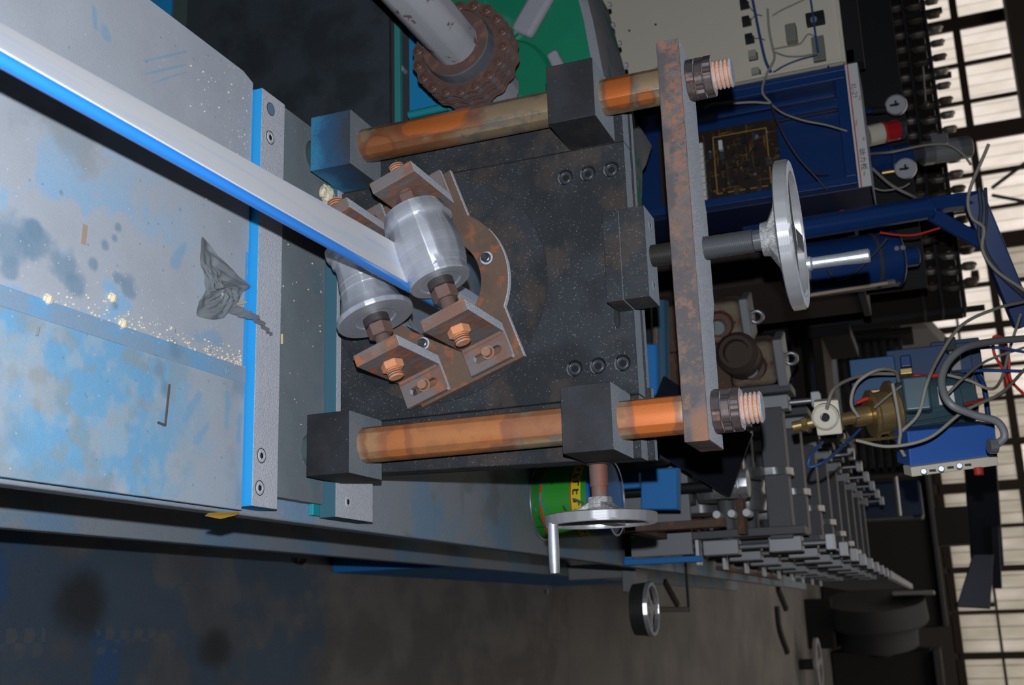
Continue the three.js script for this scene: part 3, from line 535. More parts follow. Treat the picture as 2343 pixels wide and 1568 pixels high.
// ---------------------------------------------------------------- small things left lying on the table and the stand
{
  // scrap of dark plastic film, crumpled
  const cs = [[-0.3674, 0.7960, -0.8291], [-0.3532, 0.8010, -0.8486], [-0.3417, 0.8030, -0.8787], [-0.3381, 0.8000, -0.9051], [-0.3270, 0.8030, -0.8875], [-0.3161, 0.8010, -0.8828], [-0.3114, 0.7990, -0.8808], [-0.2959, 0.7970, -0.8657], [-0.2888, 0.7990, -0.8452], [-0.2881, 0.7960, -0.8252], [-0.2994, 0.8020, -0.8197], [-0.3084, 0.8060, -0.8236], [-0.3281, 0.8070, -0.8184], [-0.3414, 0.8030, -0.8178]];
  const c0 = V3(-0.3206, 0.8030, -0.8510), R = rng(77), P = [], N = 9, m = cs.length * 4, ring = [];
  const cv = new THREE.CatmullRomCurve3(cs.map((q) => V3(...q)), true, 'catmullrom', 0.25);
  const pos = [], idx = [];
  for (let k = 0; k <= N; k++) for (let i = 0; i < m; i++) { const e = cv.getPoint(i / m), s = 1 - k / N, p = c0.clone().lerp(e, Math.max(s, 0.001)); const q = (i / m) * 40; p.y += s < 1 ? 0.0022 * Math.sin(q * 1.3 + k * 2.1) + 0.003 * (R() - 0.4) : (R() - 0.5) * 0.0012; p.y = Math.max(p.y, 0.7952); pos.push(p.x, p.y, p.z); }
  for (let k = 0; k < N; k++) for (let i = 0; i < m; i++) { const a = k * m + i, b = k * m + (i + 1) % m; idx.push(a, b, a + m, b, b + m, a + m); }
  const g = new THREE.BufferGeometry(); g.setAttribute('position', new THREE.Float32BufferAttribute(pos, 3)); g.setIndex(idx); g.computeVertexNormals();
  const film = phys({ color: 0xa4aaac, roughness: 0.2, transmission: 0.55, thickness: 0, side: THREE.DoubleSide, clearcoat: 0.6, clearcoatRoughness: 0.1 });
  const scrap = thing('plastic_scrap', 'crumpled piece of dark clear film at the table edge', 'plastic scrap');
  mesh('sheet', g, film, scrap);
  const tp = [[-0.3086, 0.7990, -0.8737], [-0.3055, 0.8030, -0.8863], [-0.3045, 0.8070, -0.8969], [-0.3005, 0.8075, -0.9139], [-0.2957, 0.8070, -0.9259], [-0.2932, 0.8066, -0.9345]], tc = new THREE.CatmullRomCurve3(tp.map((q) => V3(...q))), tpos = [], tidx = [];
  for (let i = 0; i <= 24; i++) { const p = tc.getPoint(i / 24), w = 0.006 * (1 - i / 27) + 0.001; for (let k = 0; k < 5; k++) { tpos.push(p.x + (k - 2) * w * 0.45, p.y + 0.0018 * Math.sin(i * 1.7 + k * 2.3), p.z + (k - 2) * w * 0.25); } }
  for (let i = 0; i < 24; i++) for (let k = 0; k < 4; k++) { const a = i * 5 + k; tidx.push(a, a + 1, a + 5, a + 1, a + 6, a + 5); }
  const tg = new THREE.BufferGeometry(); tg.setAttribute('position', new THREE.Float32BufferAttribute(tpos, 3)); tg.setIndex(tidx); tg.computeVertexNormals();
  mesh('tail', tg, film, scrap);
  const hp = [-0.2160, 0.7954, -0.7914], hq = [-0.1785, 0.7954, -0.7880], hr = [-0.1797, 0.7954, -0.7785];
  tag(mesh('hex_key', mergeGeometries([tube([hp, hq], 0.0011, 8, 6), tube([hq, hr], 0.0011, 4, 6)].map(flat)), M.bracket), 'small bent hex key lying on the worn blue half of the table', 'hex key');
  const chip = prism([[0, 0], [0.006, 0], [0.006, 0.017], [0, 0.017]], 0.0008, 0.0002); chip.rotateX(-Math.PI / 2);
  const cd = mesh('card_chip', metreUV(chip), std({ color: 0xa08d80, roughness: 0.9 })); cd.position.set(-0.3116, 0.7940, -0.6729); cd.rotation.y = 1.52; cd.position.y = 0.7941; tag(cd, 'small brown rectangle of card on the grey half of the table', 'card chip');
  tag(mesh('metal_pin', pipe([-0.2243, 0.7952, -0.6332], [-0.2313, 0.7952, -0.6348], 0.0011, 10), M.greySteel), 'short grey pin lying on the table beside the seam strip', 'pin');
  tag(mesh('splinter', pipe([-0.3147, 0.7958, -0.8867], [-0.3212, 0.7958, -0.9029], 0.0013, 8), std({ color: 0xcbb890, roughness: 0.8 })), 'pale wood splinter sticking out under the plastic scrap', 'splinter');
  tag(mesh('splinter', pipe([-0.3045, 0.7941, -0.9725], [-0.2936, 0.7941, -0.9728], 0.0014, 8), std({ color: 0xcbb890, roughness: 0.8 })), 'pale splinter lying along the edge of the dark base plate', 'splinter');
  // crumbs
  const crumbMat = std({ color: 0xd9cdb0, roughness: 0.9 }), r2 = rng(5), lump = (name, label, px, s) => { const g = new THREE.IcosahedronGeometry(s, 3), p = g.attributes.position; for (let i = 0; i < p.count; i++) { const a = V3().fromBufferAttribute(p, i), k = 0.6 + 0.8 * fbm((a.x / s + 1) * 0.31 % 1, (a.y / s + 1) * 0.27 % 1, 5, 5, 3, 70 + Math.round(a.z / s * 6)); p.setXYZ(i, a.x * k, a.y * k * 0.7, a.z * k); } g.computeVertexNormals(); const o = mesh(name, g, crumbMat); o.position.set(...px); tag(o, label, 'plaster lump'); };
  lump('plaster_lump', 'pale crumbly lump beside the lower left guide block', [-0.4904, 0.8000, -1.0522], 0.011);
  lump('plaster_lump', 'pale crumb on the grey half of the table near the seam', [-0.2753, 0.7960, -0.7118], 0.0042);
  lump('plaster_lump', 'pale crumb against the seam strip near the table middle', [-0.2554, 0.7960, -0.6411], 0.0042);
  lump('plaster_lump', 'pale crumb against the seam strip, next towards the stand', [-0.2565, 0.7960, -0.7263], 0.0042);
  const cg = new THREE.IcosahedronGeometry(0.00075, 0), n = 300, im = new THREE.InstancedMesh(cg, crumbMat, n), mt = new THREE.Matrix4();
  for (let i = 0; i < n; i++) { const a = r2(), s = 0.4 + r2() * 1.1; let x, z, y = 0.7944; if (i < 200) { z = -0.9 + Math.pow(r2(), 1.6) * 0.25; x = -0.2555 - Math.pow(r2(), 2) * 0.016; } else if (i < 270) { x = -0.56 + r2() * 0.17; z = -0.9 + Math.pow(r2(), 1.5) * 0.1; } else { x = -0.55 + r2() * 0.4; z = -1.06 + r2() * 0.1; y = 0.7928; } mt.makeScale(s, s, s).setPosition(x, y, z); im.setMatrixAt(i, mt); }
  im.name = 'crumbs'; im.castShadow = true; tag(im, 'pale crumbs scattered along the seam strip and bars', 'crumbs', null, 'stuff'); scene.add(im);
}

// ---------------------------------------------------------------- behind on the left: dark panel, shaft, chain coupling, green gearbox
{
  const panelTex = steelTex([40, 48, 54], 0.06, 0.0004, 701);
  const dp = thing('frame_panel', 'large dark upright panel behind the table on the left', 'steel panel');
  const yAt = [[-1.0018, 0.2782, -1.4500], [-0.9015, 0.6780, -1.4500], [-0.9000, 0.6679, -1.4900], [-0.8976, 0.6784, -1.4900], [-0.8986, 0.6853, -1.5450]].map((p) => p[1]);
  mesh('panel', box(-1.6, -0.58, yAt[0], yAt[1], -1.46, -1.45, 0.001), std({ map: panelTex, roughness: 0.8 }), dp);
  mesh('lower_strip', box(-1.6, -0.62, yAt[0] - 0.03, yAt[0], -1.456, -1.446, 0.001), std({ color: 0x4b5a55, roughness: 0.7 }), dp);
  mesh('blue_foot', box(-1.6, -0.62, 0.1, yAt[0] - 0.03, -1.456, -1.44, 0.001), M.blue, dp, 'bright blue lower edge');
  const cm = thing('cross_member', 'teal edged steel member between the dark panel and gearbox', 'steel member');
  mesh('edge', box(-1.5, -0.58, yAt[2], yAt[3], -1.498, -1.488, 0.001), std({ color: 0x39938f, roughness: 0.7 }), cm);
  mesh('plate', box(-1.5, -0.7, yAt[4], yAt[4] + 0.09, -1.518, -1.508, 0.001), std({ color: 0x1c8fc4, roughness: 0.6 }), cm);
  mesh('lip', box(-1.5, -0.58, 0.5, yAt[2], -1.5, -1.494, 0.001), M.charcoal, cm); mesh('web', box(-1.5, -0.58, 0.5, yAt[4], -1.517, -1.51, 0.001), M.charcoal, cm);
  mesh('stud', T(rod(0, 0.016, 0.0045, 'z'), ...[-0.8955, 0.6780, -1.5100]), M.greySteel, cm);
  const tr = thing('tie_bolt', 'teal painted tie bolt with nut above the left guide rod', 'tie bolt');
  mesh('shank', pipe([-0.7781, 0.7177, -1.4400], [-0.7791, 0.7846, -1.4400], 0.0065, 16), M.teal, tr);
  mesh('nut', T(hexNut(0.026, 0.014, 'y').translate(0, 0, 0), -0.7791, 0.7883, -1.4400), M.teal, tr);
  mesh('shank', pipe([-0.7783, 0.7957, -1.4400], [-0.7782, 0.8104, -1.4400], 0.0055, 12), M.teal, tr);

  const CZ = -1.3, CC = [-0.7830, 0.8703, -1.3000];
  const sh = thing('drive_shaft', 'thick grey painted drive shaft running into the rusty chain coupling', 'shaft', [CC[0], CC[1], 0]);
  const shaftTex = tex(256, 512, 0.2, 0.4, (u, v, i, j) => { const g = (grit(i, j, 711) - 0.5) * 10, p = fbm(u, v, 12, 24, 4, 712); return mix([176, 176, 180], [122, 96, 84], step(0.7, 0.76, p)).map((k) => k + g); });
  mesh('shaft', rod(CZ + 0.0, -0.25, 0.034, 'z', 48), std({ map: shaftTex, roughness: 0.75 }), sh);
  const cp = thing('chain_coupling', 'rusty double chain coupling in front of the green gearbox', 'chain coupling', [CC[0], CC[1], CZ]);
  const rustDark = std({ map: rustTex([92, 70, 62], [96, 72, 64], [118, 84, 70], 721), roughness: 0.85, bumpMap: softBump, bumpScale: 0.0005 });
  const steelGrey = std({ map: steelTex([96, 100, 106], 0.2, 0.0005, 731), roughness: 0.7 });
  mesh('hub', lathe([[-0.05, 0], [-0.05, 0.049], [-0.01, 0.0505], [-0.0015, 0.0495], [0, 0.048], [0, 0.034]], 56, 'z').translate(0, 0, 0.028), [steelGrey][0], cp);
  mesh('hub_face', lathe([[0, 0.049], [0.001, 0.048], [0.001, 0.0335]], 56, 'z').translate(0, 0, 0.028), rustDark, cp);
  const pinMat = std({ map: rustTex([116, 88, 78], [110, 82, 72], [130, 100, 86], 725), roughness: 0.5, metalness: 0.4 }); const RC = 0.0655, NP = 18;
  for (let r = 0; r < 2; r++) mesh('sprocket', prism(circle(RC - 0.006, 60), 0.008, 0.001).translate(0, 0, -0.004 - r * 0.024), rustDark, cp);
  const scallop = (rr, w) => { const o = []; for (let i = 0; i < NP * 8; i++) { const a = (i / (NP * 8)) * 2 * Math.PI; o.push([(rr + w * (0.8 + 0.2 * Math.cos(a * NP))) * Math.cos(a), (rr + w * (0.8 + 0.2 * Math.cos(a * NP))) * Math.sin(a)]); } return o; };
  const inner = []; for (let i = 0; i < NP * 4; i++) { const a = (i / (NP * 4)) * 2 * Math.PI, q = RC - 0.009 * (0.8 + 0.2 * Math.cos(a * NP)); inner.push([q * Math.cos(a), q * Math.sin(a)]); }
  for (const z of [0.0078, -0.0056, -0.0132, -0.0266, -0.034]) mesh('link_plate', prism(scallop(RC, 0.0088), 0.002, 0.0004, [inner]).translate(0, 0, z), rustDark, cp);
  const pin = mergeGeometries([rod(-0.037, 0.0135, 0.0034, 'z', 14), rod(0.008, 0.0114, 0.0066, 'z', 18)]), roll = rod(-0.0048, 0.0048, 0.0066, 'z', 18);
  for (let i = 0; i < NP; i++) { const a = (i / NP) * 2 * Math.PI, x = RC * Math.cos(a), y = RC * Math.sin(a); mesh('pin', pin, pinMat, cp).position.set(x, y, 0); for (const z of [0.002, -0.019]) mesh('chain_roller', roll, steelGrey, cp).position.set(x, y, z); }
  const hb = mesh('rear_hub', lathe([[-0.12, 0], [-0.12, 0.04], [-0.05, 0.04], [-0.05, 0.054], [-0.036, 0.054], [-0.036, 0]], 48, 'z'), std({ map: shaftTex, roughness: 0.8 }), cp); hb.position.set(0, -0.004, -0.01);

  const gt = tex(1024, 1024, 0.7, 0.7, (u, v, i, j) => { const n = fbm(u, v, 8, 8, 5, 741), g = (grit(i, j, 742) - 0.5) * 9; let c = mix([14, 126, 92], [22, 142, 104], n); c = mix(c, [150, 152, 156], step(0.62, 0.72, fbm(u, v, 5, 5, 5, 743)) * 0.35); return c.map((k) => k + g); });
  const green = std({ map: gt, roughness: 0.6 });
  const dustGreen = std({ map: tex(512, 512, 0.3, 0.3, (u, v, i, j) => { const n = fbm(u, v, 7, 7, 5, 751), g = (grit(i, j, 752) - 0.5) * 14; return mix([162, 162, 168], [70, 150, 124], step(0.6, 0.72, n) * 0.8).map((k) => k + g); }), roughness: 0.95, bumpMap: grainBump, bumpScale: 0.0004 });
  const GZ = -1.52, gb = thing('gearbox', 'green gearbox with dusty grey top behind the chain coupling', 'gearbox');
  const q = (p) => [p[0], p[1]];
  const front = [[-1.1305, 0.7020, -1.5200], [-0.5926, 0.6949, -1.5200], [-0.5720, 1.0030, -1.5200], [-0.7620, 1.0184, -1.5200], [-0.9242, 0.9988, -1.5200], [-1.0562, 0.9747, -1.5200]].map(q);
  mesh('housing', topGroup(prism(front.reverse(), 0.22, 0.012).translate(0, 0, GZ - 0.22), V3(0.35, 0.94, 0), 0.6), [green, dustGreen], gb);
  const cover = (px, r, d) => { const c = mesh('bearing_cover', lathe([[0, 0], [0, r + 0.004], [0.004, r], [d - 0.003, r], [d, r - 0.004], [d, 0]], 64, 'z'), green, gb); c.position.set(px[0], px[1], GZ); };
  cover([-0.9984, 0.8263, -1.5200], 0.094, 0.014); cover([-0.8322, 0.8457, -1.5200], 0.083, 0.012);
  const rim = mesh('dusty_web', beam([-1.0109, 0.9470, -1.5120], [-0.9166, 0.8834, -1.5120], 0.042, 0.02, 0.009), dustGreen, gb);
  mesh('dusty_web', beam([-0.8740, 0.9336, -1.5120], [-0.8282, 0.9519, -1.5120], 0.02, 0.014, 0.006), dustGreen, gb);
  for (const p of [[-1.0002, 1.0026, -1.6200], [-0.9617, 1.0065, -1.6200], [-0.9257, 1.0157, -1.6200], [-0.8838, 1.0244, -1.6200]]) mesh('lid_bolt', T(hexNut(0.008, 0.005, 'y'), ...p), dustGreen, gb);
  // foot of the neighbouring drive seen past the plate edge
  mesh('rear_cover', prism([[-0.8156, 0.9927, -1.7200], [-0.8236, 1.0163, -1.7500], [-0.7891, 1.0032, -1.7500], [-0.7696, 0.9895, -1.7500], [-0.7661, 0.9736, -1.7500]].map(q).reverse(), 0.1, 0.003).translate(0, 0, -1.82), M.greySteel, gb);
}

// ---------------------------------------------------------------- the control cabinet with its open door
{
  const cab = thing('control_cabinet', 'open navy control cabinet with white label strip and wiring', 'cabinet'), Z0 = -2.1;
  mesh('side', box(-0.798, -0.78624, 0, 1.3738, -2.2344, -2.09958, 0.00168), M.navyDark, cab);
  mesh('side', box(-1.0479, -1.0374, 0, 1.3738, -2.2344, -2.1, 0.00168), M.navy, cab);
  mesh('back', box(-1.0416, -0.7938, 0, 1.3696, -2.2344, -2.226, 0.00084), M.navy, cab);
  mesh('roof', box(-1.0479, -0.78624, 1.3675, 1.37464, -2.2344, -2.09832, 0.00168), M.navy, cab);
  mesh('frame_strip', box(-0.8148, -0.798, 0, 1.3486, -2.1126, -2.1, 0.00168), M.navy, cab);
  mesh('frame_strip', box(-1.0374, -1.0206, 0, 1.3486, -2.1126, -2.1, 0.00168), M.navy, cab);
  mesh('frame_strip', box(-1.0206, -0.8148, 1.3276, 1.3486, -2.1126, -2.10168, 0.00168), M.navy, cab);
  mesh('mounting_rail', box(-1.0143, -1.0038, 1.084, 1.3234, -2.1504, -2.1378, 0.00126), M.navy, cab);
  mesh('mounting_rail', box(-0.9954, -0.9891, 1.084, 1.3234, -2.184, -2.1756, 0.00126), M.navyDark, cab);
  const lab = canvasTex(1024, 96, (c, w, h) => {
    c.fillStyle = '#d9d8d4'; c.fillRect(0, 0, w, h); c.fillStyle = '#c33a30'; c.fillRect(0, h - 24, w, 9);
    c.strokeStyle = '#44413c'; c.fillStyle = '#44413c'; c.lineWidth = 4.5; c.lineCap = 'round'; c.font = '52px sans-serif'; c.fillText('XL-21', 168, 66);
    // three characters of the cabinet's name, drawn stroke by stroke
    const S = (x, y, k, lines) => { for (const l of lines) { c.beginPath(); l.forEach((p, i) => (i ? c.lineTo : c.moveTo).call(c, x + p[0] * k, y + p[1] * k)); c.stroke(); } };
    S(716, 14, 0.52, [[[8, 18], [40, 18]], [[2, 42], [46, 42]], [[22, 44], [8, 80], [44, 74]], [[36, 60], [46, 82]], [[50, 34], [94, 34], [90, 84], [78, 78]], [[70, 8], [70, 34], [62, 66], [48, 90]]]);
    S(778, 14, 0.52, [[[10, 34], [86, 34], [80, 86], [64, 78]], [[50, 6], [48, 36], [36, 66], [10, 90]]]);
    S(838, 14, 0.52, [[[4, 30], [46, 30]], [[24, 6], [24, 94]], [[24, 34], [4, 66]], [[26, 36], [44, 56]], [[94, 12], [56, 12], [56, 88], [96, 88]], [[56, 34], [86, 34], [86, 64], [56, 64]]]);
    c.fillStyle = 'rgba(150,110,60,0.55)'; for (const [x, y, a, b] of [[640, 20, 16, 8], [500, 60, 30, 5], [920, 44, 20, 6], [300, 12, 22, 6]]) { c.beginPath(); c.ellipse(x, y, a, b, 0.2, 0, 7); c.fill(); }
  });
  const lb = new THREE.BoxGeometry(0.2583, 0.02352, 0.00336); lb.clearGroups();
  const lm = mesh('label_strip', lb, std({ map: lab, roughness: 0.6 }), cab, 'white strip with red line reading XL-21'); lm.position.set(-0.91644, 1.36162, -2.09748);
  // circuit board: dark with ochre tracks, chips in rows
  const R = rng(811);
  const pcb = mesh('circuit_board', box(-0.9912, -0.8169, 1.0336, 1.2016, -2.1672, -2.163, 0.00084), std({ roughness: 0.5, map: (() => { const t = canvasTex(1024, 1024, (c, w, h) => { c.fillStyle = '#2e211a'; c.fillRect(0, 0, w, h); const r = rng(5); c.strokeStyle = '#a07c34'; for (let i = 0; i < 120; i++) { c.lineWidth = 3 + r() * 5; c.globalAlpha = 0.25 + 0.6 * r(); const x = 60 + r() * 900, y = 60 + r() * 900; c.beginPath(); c.moveTo(x, y); if (r() < 0.5) c.lineTo(x + (r() - 0.5) * 400, y); else c.lineTo(x, y + (r() - 0.5) * 400); c.lineTo(x + 80 * (r() - 0.5), y + 80 * (r() - 0.5)); c.stroke(); } c.globalAlpha = 1; c.lineWidth = 14; c.strokeStyle = '#a98035'; c.strokeRect(120, 150, 700, 640); }); t.wrapS = t.wrapT = THREE.RepeatWrapping; t.repeat.set(1 / 0.1848, 1 / 0.1764); t.offset.set(0.9954 / 0.1848, -(1.0294) / 0.1764); return t; })() }), cab, 'dark circuit board with ochre tracks');
  const BX0 = -0.966, BY0 = 1.0588, BZ = -2.163;
  for (let i = 0; i < 6; i++) for (let k = 0; k < 5; k++) if (R() > 0.2) { const x = BX0 + k * 0.0294, y = BY0 + i * 0.0231; mesh('chip', box(x, x + 0.0084 + R() * 0.0126, y, y + 0.0063 + R() * 0.0042, BZ, BZ + 0.0063, 0.00042), R() > 0.3 ? M.black : M.charcoal, pcb); }
  for (let i = 0; i < 14; i++) mesh('component', T(rod(0, 0.0084, 0.00252, 'z', 10), BX0 + R() * 0.126, BY0 + R() * 0.126, BZ), R() > 0.5 ? M.greySteel : M.brass, pcb);
  mesh('component', box(-0.9597, -0.9387, 1.0819, 1.0903, -2.163, -2.1504, 0.00084), M.lightCap, pcb, 'white component');
  for (let i = 0; i < 9; i++) mesh('terminal', box(-0.9597 + i * 0.01512, -0.94626 + i * 0.01512, 1.0336, 1.0504, -2.163, -2.1462, 0.00126), M.white, cab);
  mesh('bus_duct', box(-1.008, -0.84, 0.9496, 1, -2.205, -2.1756, 0.00168), M.darkBrown, cab);

  const door = thing('cabinet_door', 'cream inner face of the open cabinet door hung with push buttons and wires', 'cabinet door');
  mesh('panel', box(-1.512, -1.05, 0, 1.3507, -2.10504, -2.09496, 0.00168), M.cream, door);
  mesh('edge_fold', box(-1.512, -1.05, 1.3465, 1.35364, -2.10504, -2.0874, 0.00126), M.cream, door);
  mesh('edge_fold', box(-1.0563, -1.05, 0, 1.3486, -2.09496, -2.0853, 0.00126), M.cream, door);
  const bt = [[-1.2192, 1.1687, -2.0832], [-1.1799, 1.1699, -2.0832], [-1.1396, 1.1727, -2.0832], [-1.1014, 1.1765, -2.0832], [-1.0618, 1.1793, -2.0832]];
  bt.forEach((p, i) => { const b = mesh('push_button', box(p[0] - 0.00672, p[0] + 0.00672, p[1] - 0.00756, p[1] + 0.00756, Z0 + 0.00504, Z0 + 0.0252, 0.00126), i < 3 ? M.black : std({ color: 0xa7a79c, roughness: 0.6 }), door, i < 3 ? 'black push button body' : 'grey push button body'); mesh('button_clamp', box(p[0] - 0.0084, p[0] + 0.0084, p[1] - 0.00924, p[1] + 0.00924, Z0 + 0.00504, Z0 + 0.0084, 0.00084), M.charcoal, b); });
  const bx = (name, p, w, h, d, m, lbl) => mesh(name, box(p[0] - w / 2, p[0] + w / 2, p[1] - h / 2, p[1] + h / 2, Z0 + 0.00504, Z0 + 0.00504 + d, 0.00168), m, door, lbl);
  const mt = bx('meter', [-1.1513, 1.3052, -2.0874], 0.0231, 0.0357, 0.021, M.black, 'black square meter back'); mesh('meter_hub', T(rod(0, 0.00504, 0.00672, 'z', 20), -1.1438, 1.3025, -2.0740), M.greySteel, mt);
  bx('relay', [-1.1269, 1.2566, -2.0874], 0.0378, 0.021, 0.0252, std({ color: 0x85857c, roughness: 0.6 }), 'grey relay block');
  const bd = bx('terminal_board', [-1.0866, 1.3048, -2.0874], 0.0525, 0.02436, 0.0126, std({ color: 0x7d8078, roughness: 0.5 }), 'grey terminal board'); for (const p of [[-1.0817, 1.3023, -2.0748], [-1.0690, 1.3036, -2.0748], [-1.0627, 1.3063, -2.0748]]) mesh('terminal_screw', new THREE.SphereGeometry(0.00252, 10, 8).translate(...p), M.brass, bd);
  for (const p of [[-1.2190, 0.9241, -2.0895], [-1.2197, 0.9815, -2.0895], [-1.0452, 1.3190, -2.0895]]) mesh('rivet', new THREE.SphereGeometry(0.00252, 8, 6).translate(...p), M.charcoal, door);
  const wire = (label, pts, r, m) => tag(mesh('wire', tube(pts, r, 70, 7), m), label, 'wire');
  wire('dark blue wire bundle running down the row of push buttons', [[-1.2435, 1.1861, -2.0664], [-1.1825, 1.1914, -2.0664], [-1.1223, 1.1967, -2.0664], [-1.0724, 1.2028, -2.0664], [-1.0466, 1.2108, -2.0664]], 0.00286, M.cableBlue);
  wire('grey wire bundle running beside the push buttons', [[-1.1862, 1.2163, -2.0664], [-1.1374, 1.2154, -2.0664], [-1.0977, 1.2188, -2.0664], [-1.0762, 1.2204, -2.0664], [-1.0353, 1.2008, -2.0580], [-0.9980, 1.1928, -2.0496], [-0.9725, 1.2067, -2.0496]], 0.00235, M.cableGrey);
  wire('blue wire running up to the black meter', [[-1.2144, 1.3000, -2.0664], [-1.1650, 1.3020, -2.0664], [-1.1359, 1.3026, -2.0664], [-1.0925, 1.3034, -2.0664], [-1.0684, 1.3044, -2.0664]], 0.0021, M.cableBlue);
  wire('thin grey wire between bundle and relay block', [[-1.1693, 1.2252, -2.0664], [-1.1772, 1.2450, -2.0664], [-1.1843, 1.2715, -2.0664], [-1.1905, 1.2934, -2.0664]], 0.0013, M.cableGrey);
  wire('grey wire curving from relay to terminal board', [[-1.0954, 1.2204, -2.0664], [-1.0930, 1.2464, -2.0622], [-1.0929, 1.2719, -2.0622], [-1.1119, 1.2901, -2.0664], [-1.1050, 1.3042, -2.0706]], 0.0013, M.cableGrey);
  wire('grey wire looping low to the terminal board', [[-1.0898, 1.2199, -2.0664], [-1.0702, 1.2449, -2.0580], [-1.0636, 1.2739, -2.0580], [-1.0677, 1.2993, -2.0664]], 0.0013, M.cableGrey);
  wire('dark blue wire from bundle up to the terminal board', [[-1.0455, 1.2159, -2.0664], [-1.0506, 1.2389, -2.0580], [-1.0571, 1.2690, -2.0580], [-1.0632, 1.3022, -2.0664]], 0.00155, M.cableBlue);
  [['upper', 0], ['middle', 1], ['lower', 2]].forEach(([n], k) => wire(`short dark wire from the ${n} black push button`, [[[-1.2078, 1.1788, -2.0706], [-1.1699, 1.1791, -2.0706], [-1.1301, 1.1810, -2.0706]][k], [[-1.1895, 1.1868, -2.0664], [-1.1782, 1.1928, -2.0664], [-1.1238, 1.1986, -2.0664]][k], [[-1.1844, 1.1916, -2.0664], [-1.1733, 1.2047, -2.0664], [-1.1184, 1.2051, -2.0664]][k]], 0.00071, M.cableDark));
  wire('pale grey cable hanging loose inside the cabinet to the left', [[-0.9728, 1.2050, -2.0496], [-0.9780, 1.1711, -2.0412], [-0.9809, 1.1212, -2.0328], [-0.9848, 1.0937, -2.0328], [-0.9783, 1.0793, -2.0328]], 0.00235, M.cableGrey);
  wire('pale cable drooping across the cabinet to its right frame', [[-0.9706, 1.2065, -2.0496], [-0.9440, 1.2272, -2.0412], [-0.9194, 1.2663, -2.0412], [-0.9062, 1.3050, -2.0496], [-0.8934, 1.3411, -2.0664]], 0.00181, M.cableGrey);
  wire('dark cable hanging steeply across the navy cabinet back', [[-0.9706, 1.2065, -2.0496], [-0.9219, 1.2180, -2.0328], [-0.8828, 1.2310, -2.0328], [-0.8418, 1.2508, -2.0412], [-0.8096, 1.2728, -2.0496], [-0.7788, 1.2931, -2.0580]], 0.0021, M.cableDark);
  wire('thin brown wire end with a small lug inside the cabinet', [[-0.8138, 1.2704, -2.0454], [-0.8079, 1.2828, -2.0454], [-0.8056, 1.3002, -2.0454]], 0.00105, M.darkBrown);
}

// ---------------------------------------------------------------- dark rack of die discs below the windows
{
  const DZ = -4.1, rk = thing('die_rack', 'dark steel rack full of die discs under the windows', 'storage rack');
  const lv = [[-1.7345, 1.4548, -4.1000], [-1.7226, 1.5151, -4.1000], [-1.7078, 1.5895, -4.1000]];
  for (const [, y] of lv) mesh('shelf', box(-2.7, -1.025, y - 0.005, y + 0.005, DZ - 0.125, DZ + 0.05, 0.002), M.charcoal, rk);
  for (const x of [-2.675, -2.25, -1.975, -1.65, -1.35, -1.05]) mesh('upright', box(x - 0.01, x + 0.01, 0, lv[2][1] + 0.07, DZ - 0.12, DZ - 0.1, 0.002), M.charcoal, rk);
  mesh('back_panel', box(-2.7, -1.025, 0.2, lv[2][1] - 0.005, DZ - 0.135, DZ - 0.1275, 0.001), M.darkBrown, rk);
  const dieA = lathe([[-0.015, 0.011], [-0.015, 0.025], [-0.009, 0.036], [-0.002, 0.037], [0.002, 0.029], [0.006, 0.03], [0.012, 0.025], [0.012, 0.011], [-0.015, 0.011]], 28, 'x');
  const dieMat = [std({ color: 0x9a9086, roughness: 0.5, metalness: 0.4 }), std({ color: 0x7c6c60, roughness: 0.6, metalness: 0.3 }), std({ color: 0xaaa399, roughness: 0.45, metalness: 0.45 })];
  const rowName = ['lowest', 'middle', 'top'];
  for (let s = 0; s < 3; s++) for (let i = 0; i < 20; i++) {
    const sc = s === 1 ? 1.15 : s === 0 ? 0.9 : 0.75, x = -2.25 + i * 0.059 + (s === 1 ? 0.01 : 0);
    const d = mesh('die_disc', dieA, dieMat[(i * 7 + s * 3) % 3]); d.scale.set(1, sc, sc); d.rotation.y = 0.45; d.position.set(x, lv[s][1] + 0.005 + 0.03725 * sc, DZ - 0.03);
    tag(d, `${ordinal[i]} die disc from the left on the ${rowName[s]} shelf of the rack`, 'die disc', `die discs on the ${rowName[s]} rack shelf`);
  }
  const wr = thing('spanner', 'long pale spanner hanging upright in front of the rack', 'spanner'); mesh('shaft', pipe([-1.9170, 1.5544, -3.9750], [-1.7795, 1.5473, -3.9750], 0.0035, 10), M.steel, wr); mesh('jaw', T(rod(-0.005, 0.005, 0.009, 'z', 16), -1.7688, 1.5490, -3.9750), M.steel, wr);
  mesh('hook', pipe([-1.9242, 1.5537, -3.9750], [-2.0096, 1.5565, -4.1500], 0.002, 8), M.charcoal, wr);
}
// dark brown lockers behind the cabinet
{
  const lk = thing('locker', 'dark brown steel locker standing behind the control cabinet', 'locker');
  mesh('body', box(-2.024, -1.078, 0, 1.42, -3.256, -3.036, 0.00264), M.darkBrown, lk); mesh('door', box(-2.002, -1.716, 0, 1.4024, -3.036, -3.0272, 0.00176), M.darkBrown, lk); mesh('door', box(-1.7072, -1.408, 0, 1.4024, -3.036, -3.0272, 0.00176), M.darkBrown, lk); mesh('door', box(-1.3992, -1.1, 0, 1.4024, -3.036, -3.0272, 0.00176), M.darkBrown, lk);
  const fr = thing('black_upright', 'black painted upright frame beside the cream cabinet door', 'frame'); mesh('post', box(-1.5928, -1.122, 1.3496, 1.3848, -2.288, -2.244, 0.00176), M.black, fr); mesh('post', box(-1.584, -1.5488, 0, 1.3848, -2.288, -2.244, 0.00176), M.black, fr); mesh('post', box(-1.1528, -1.1176, 0, 1.3672, -2.288, -2.244, 0.00176), M.black, fr);
}
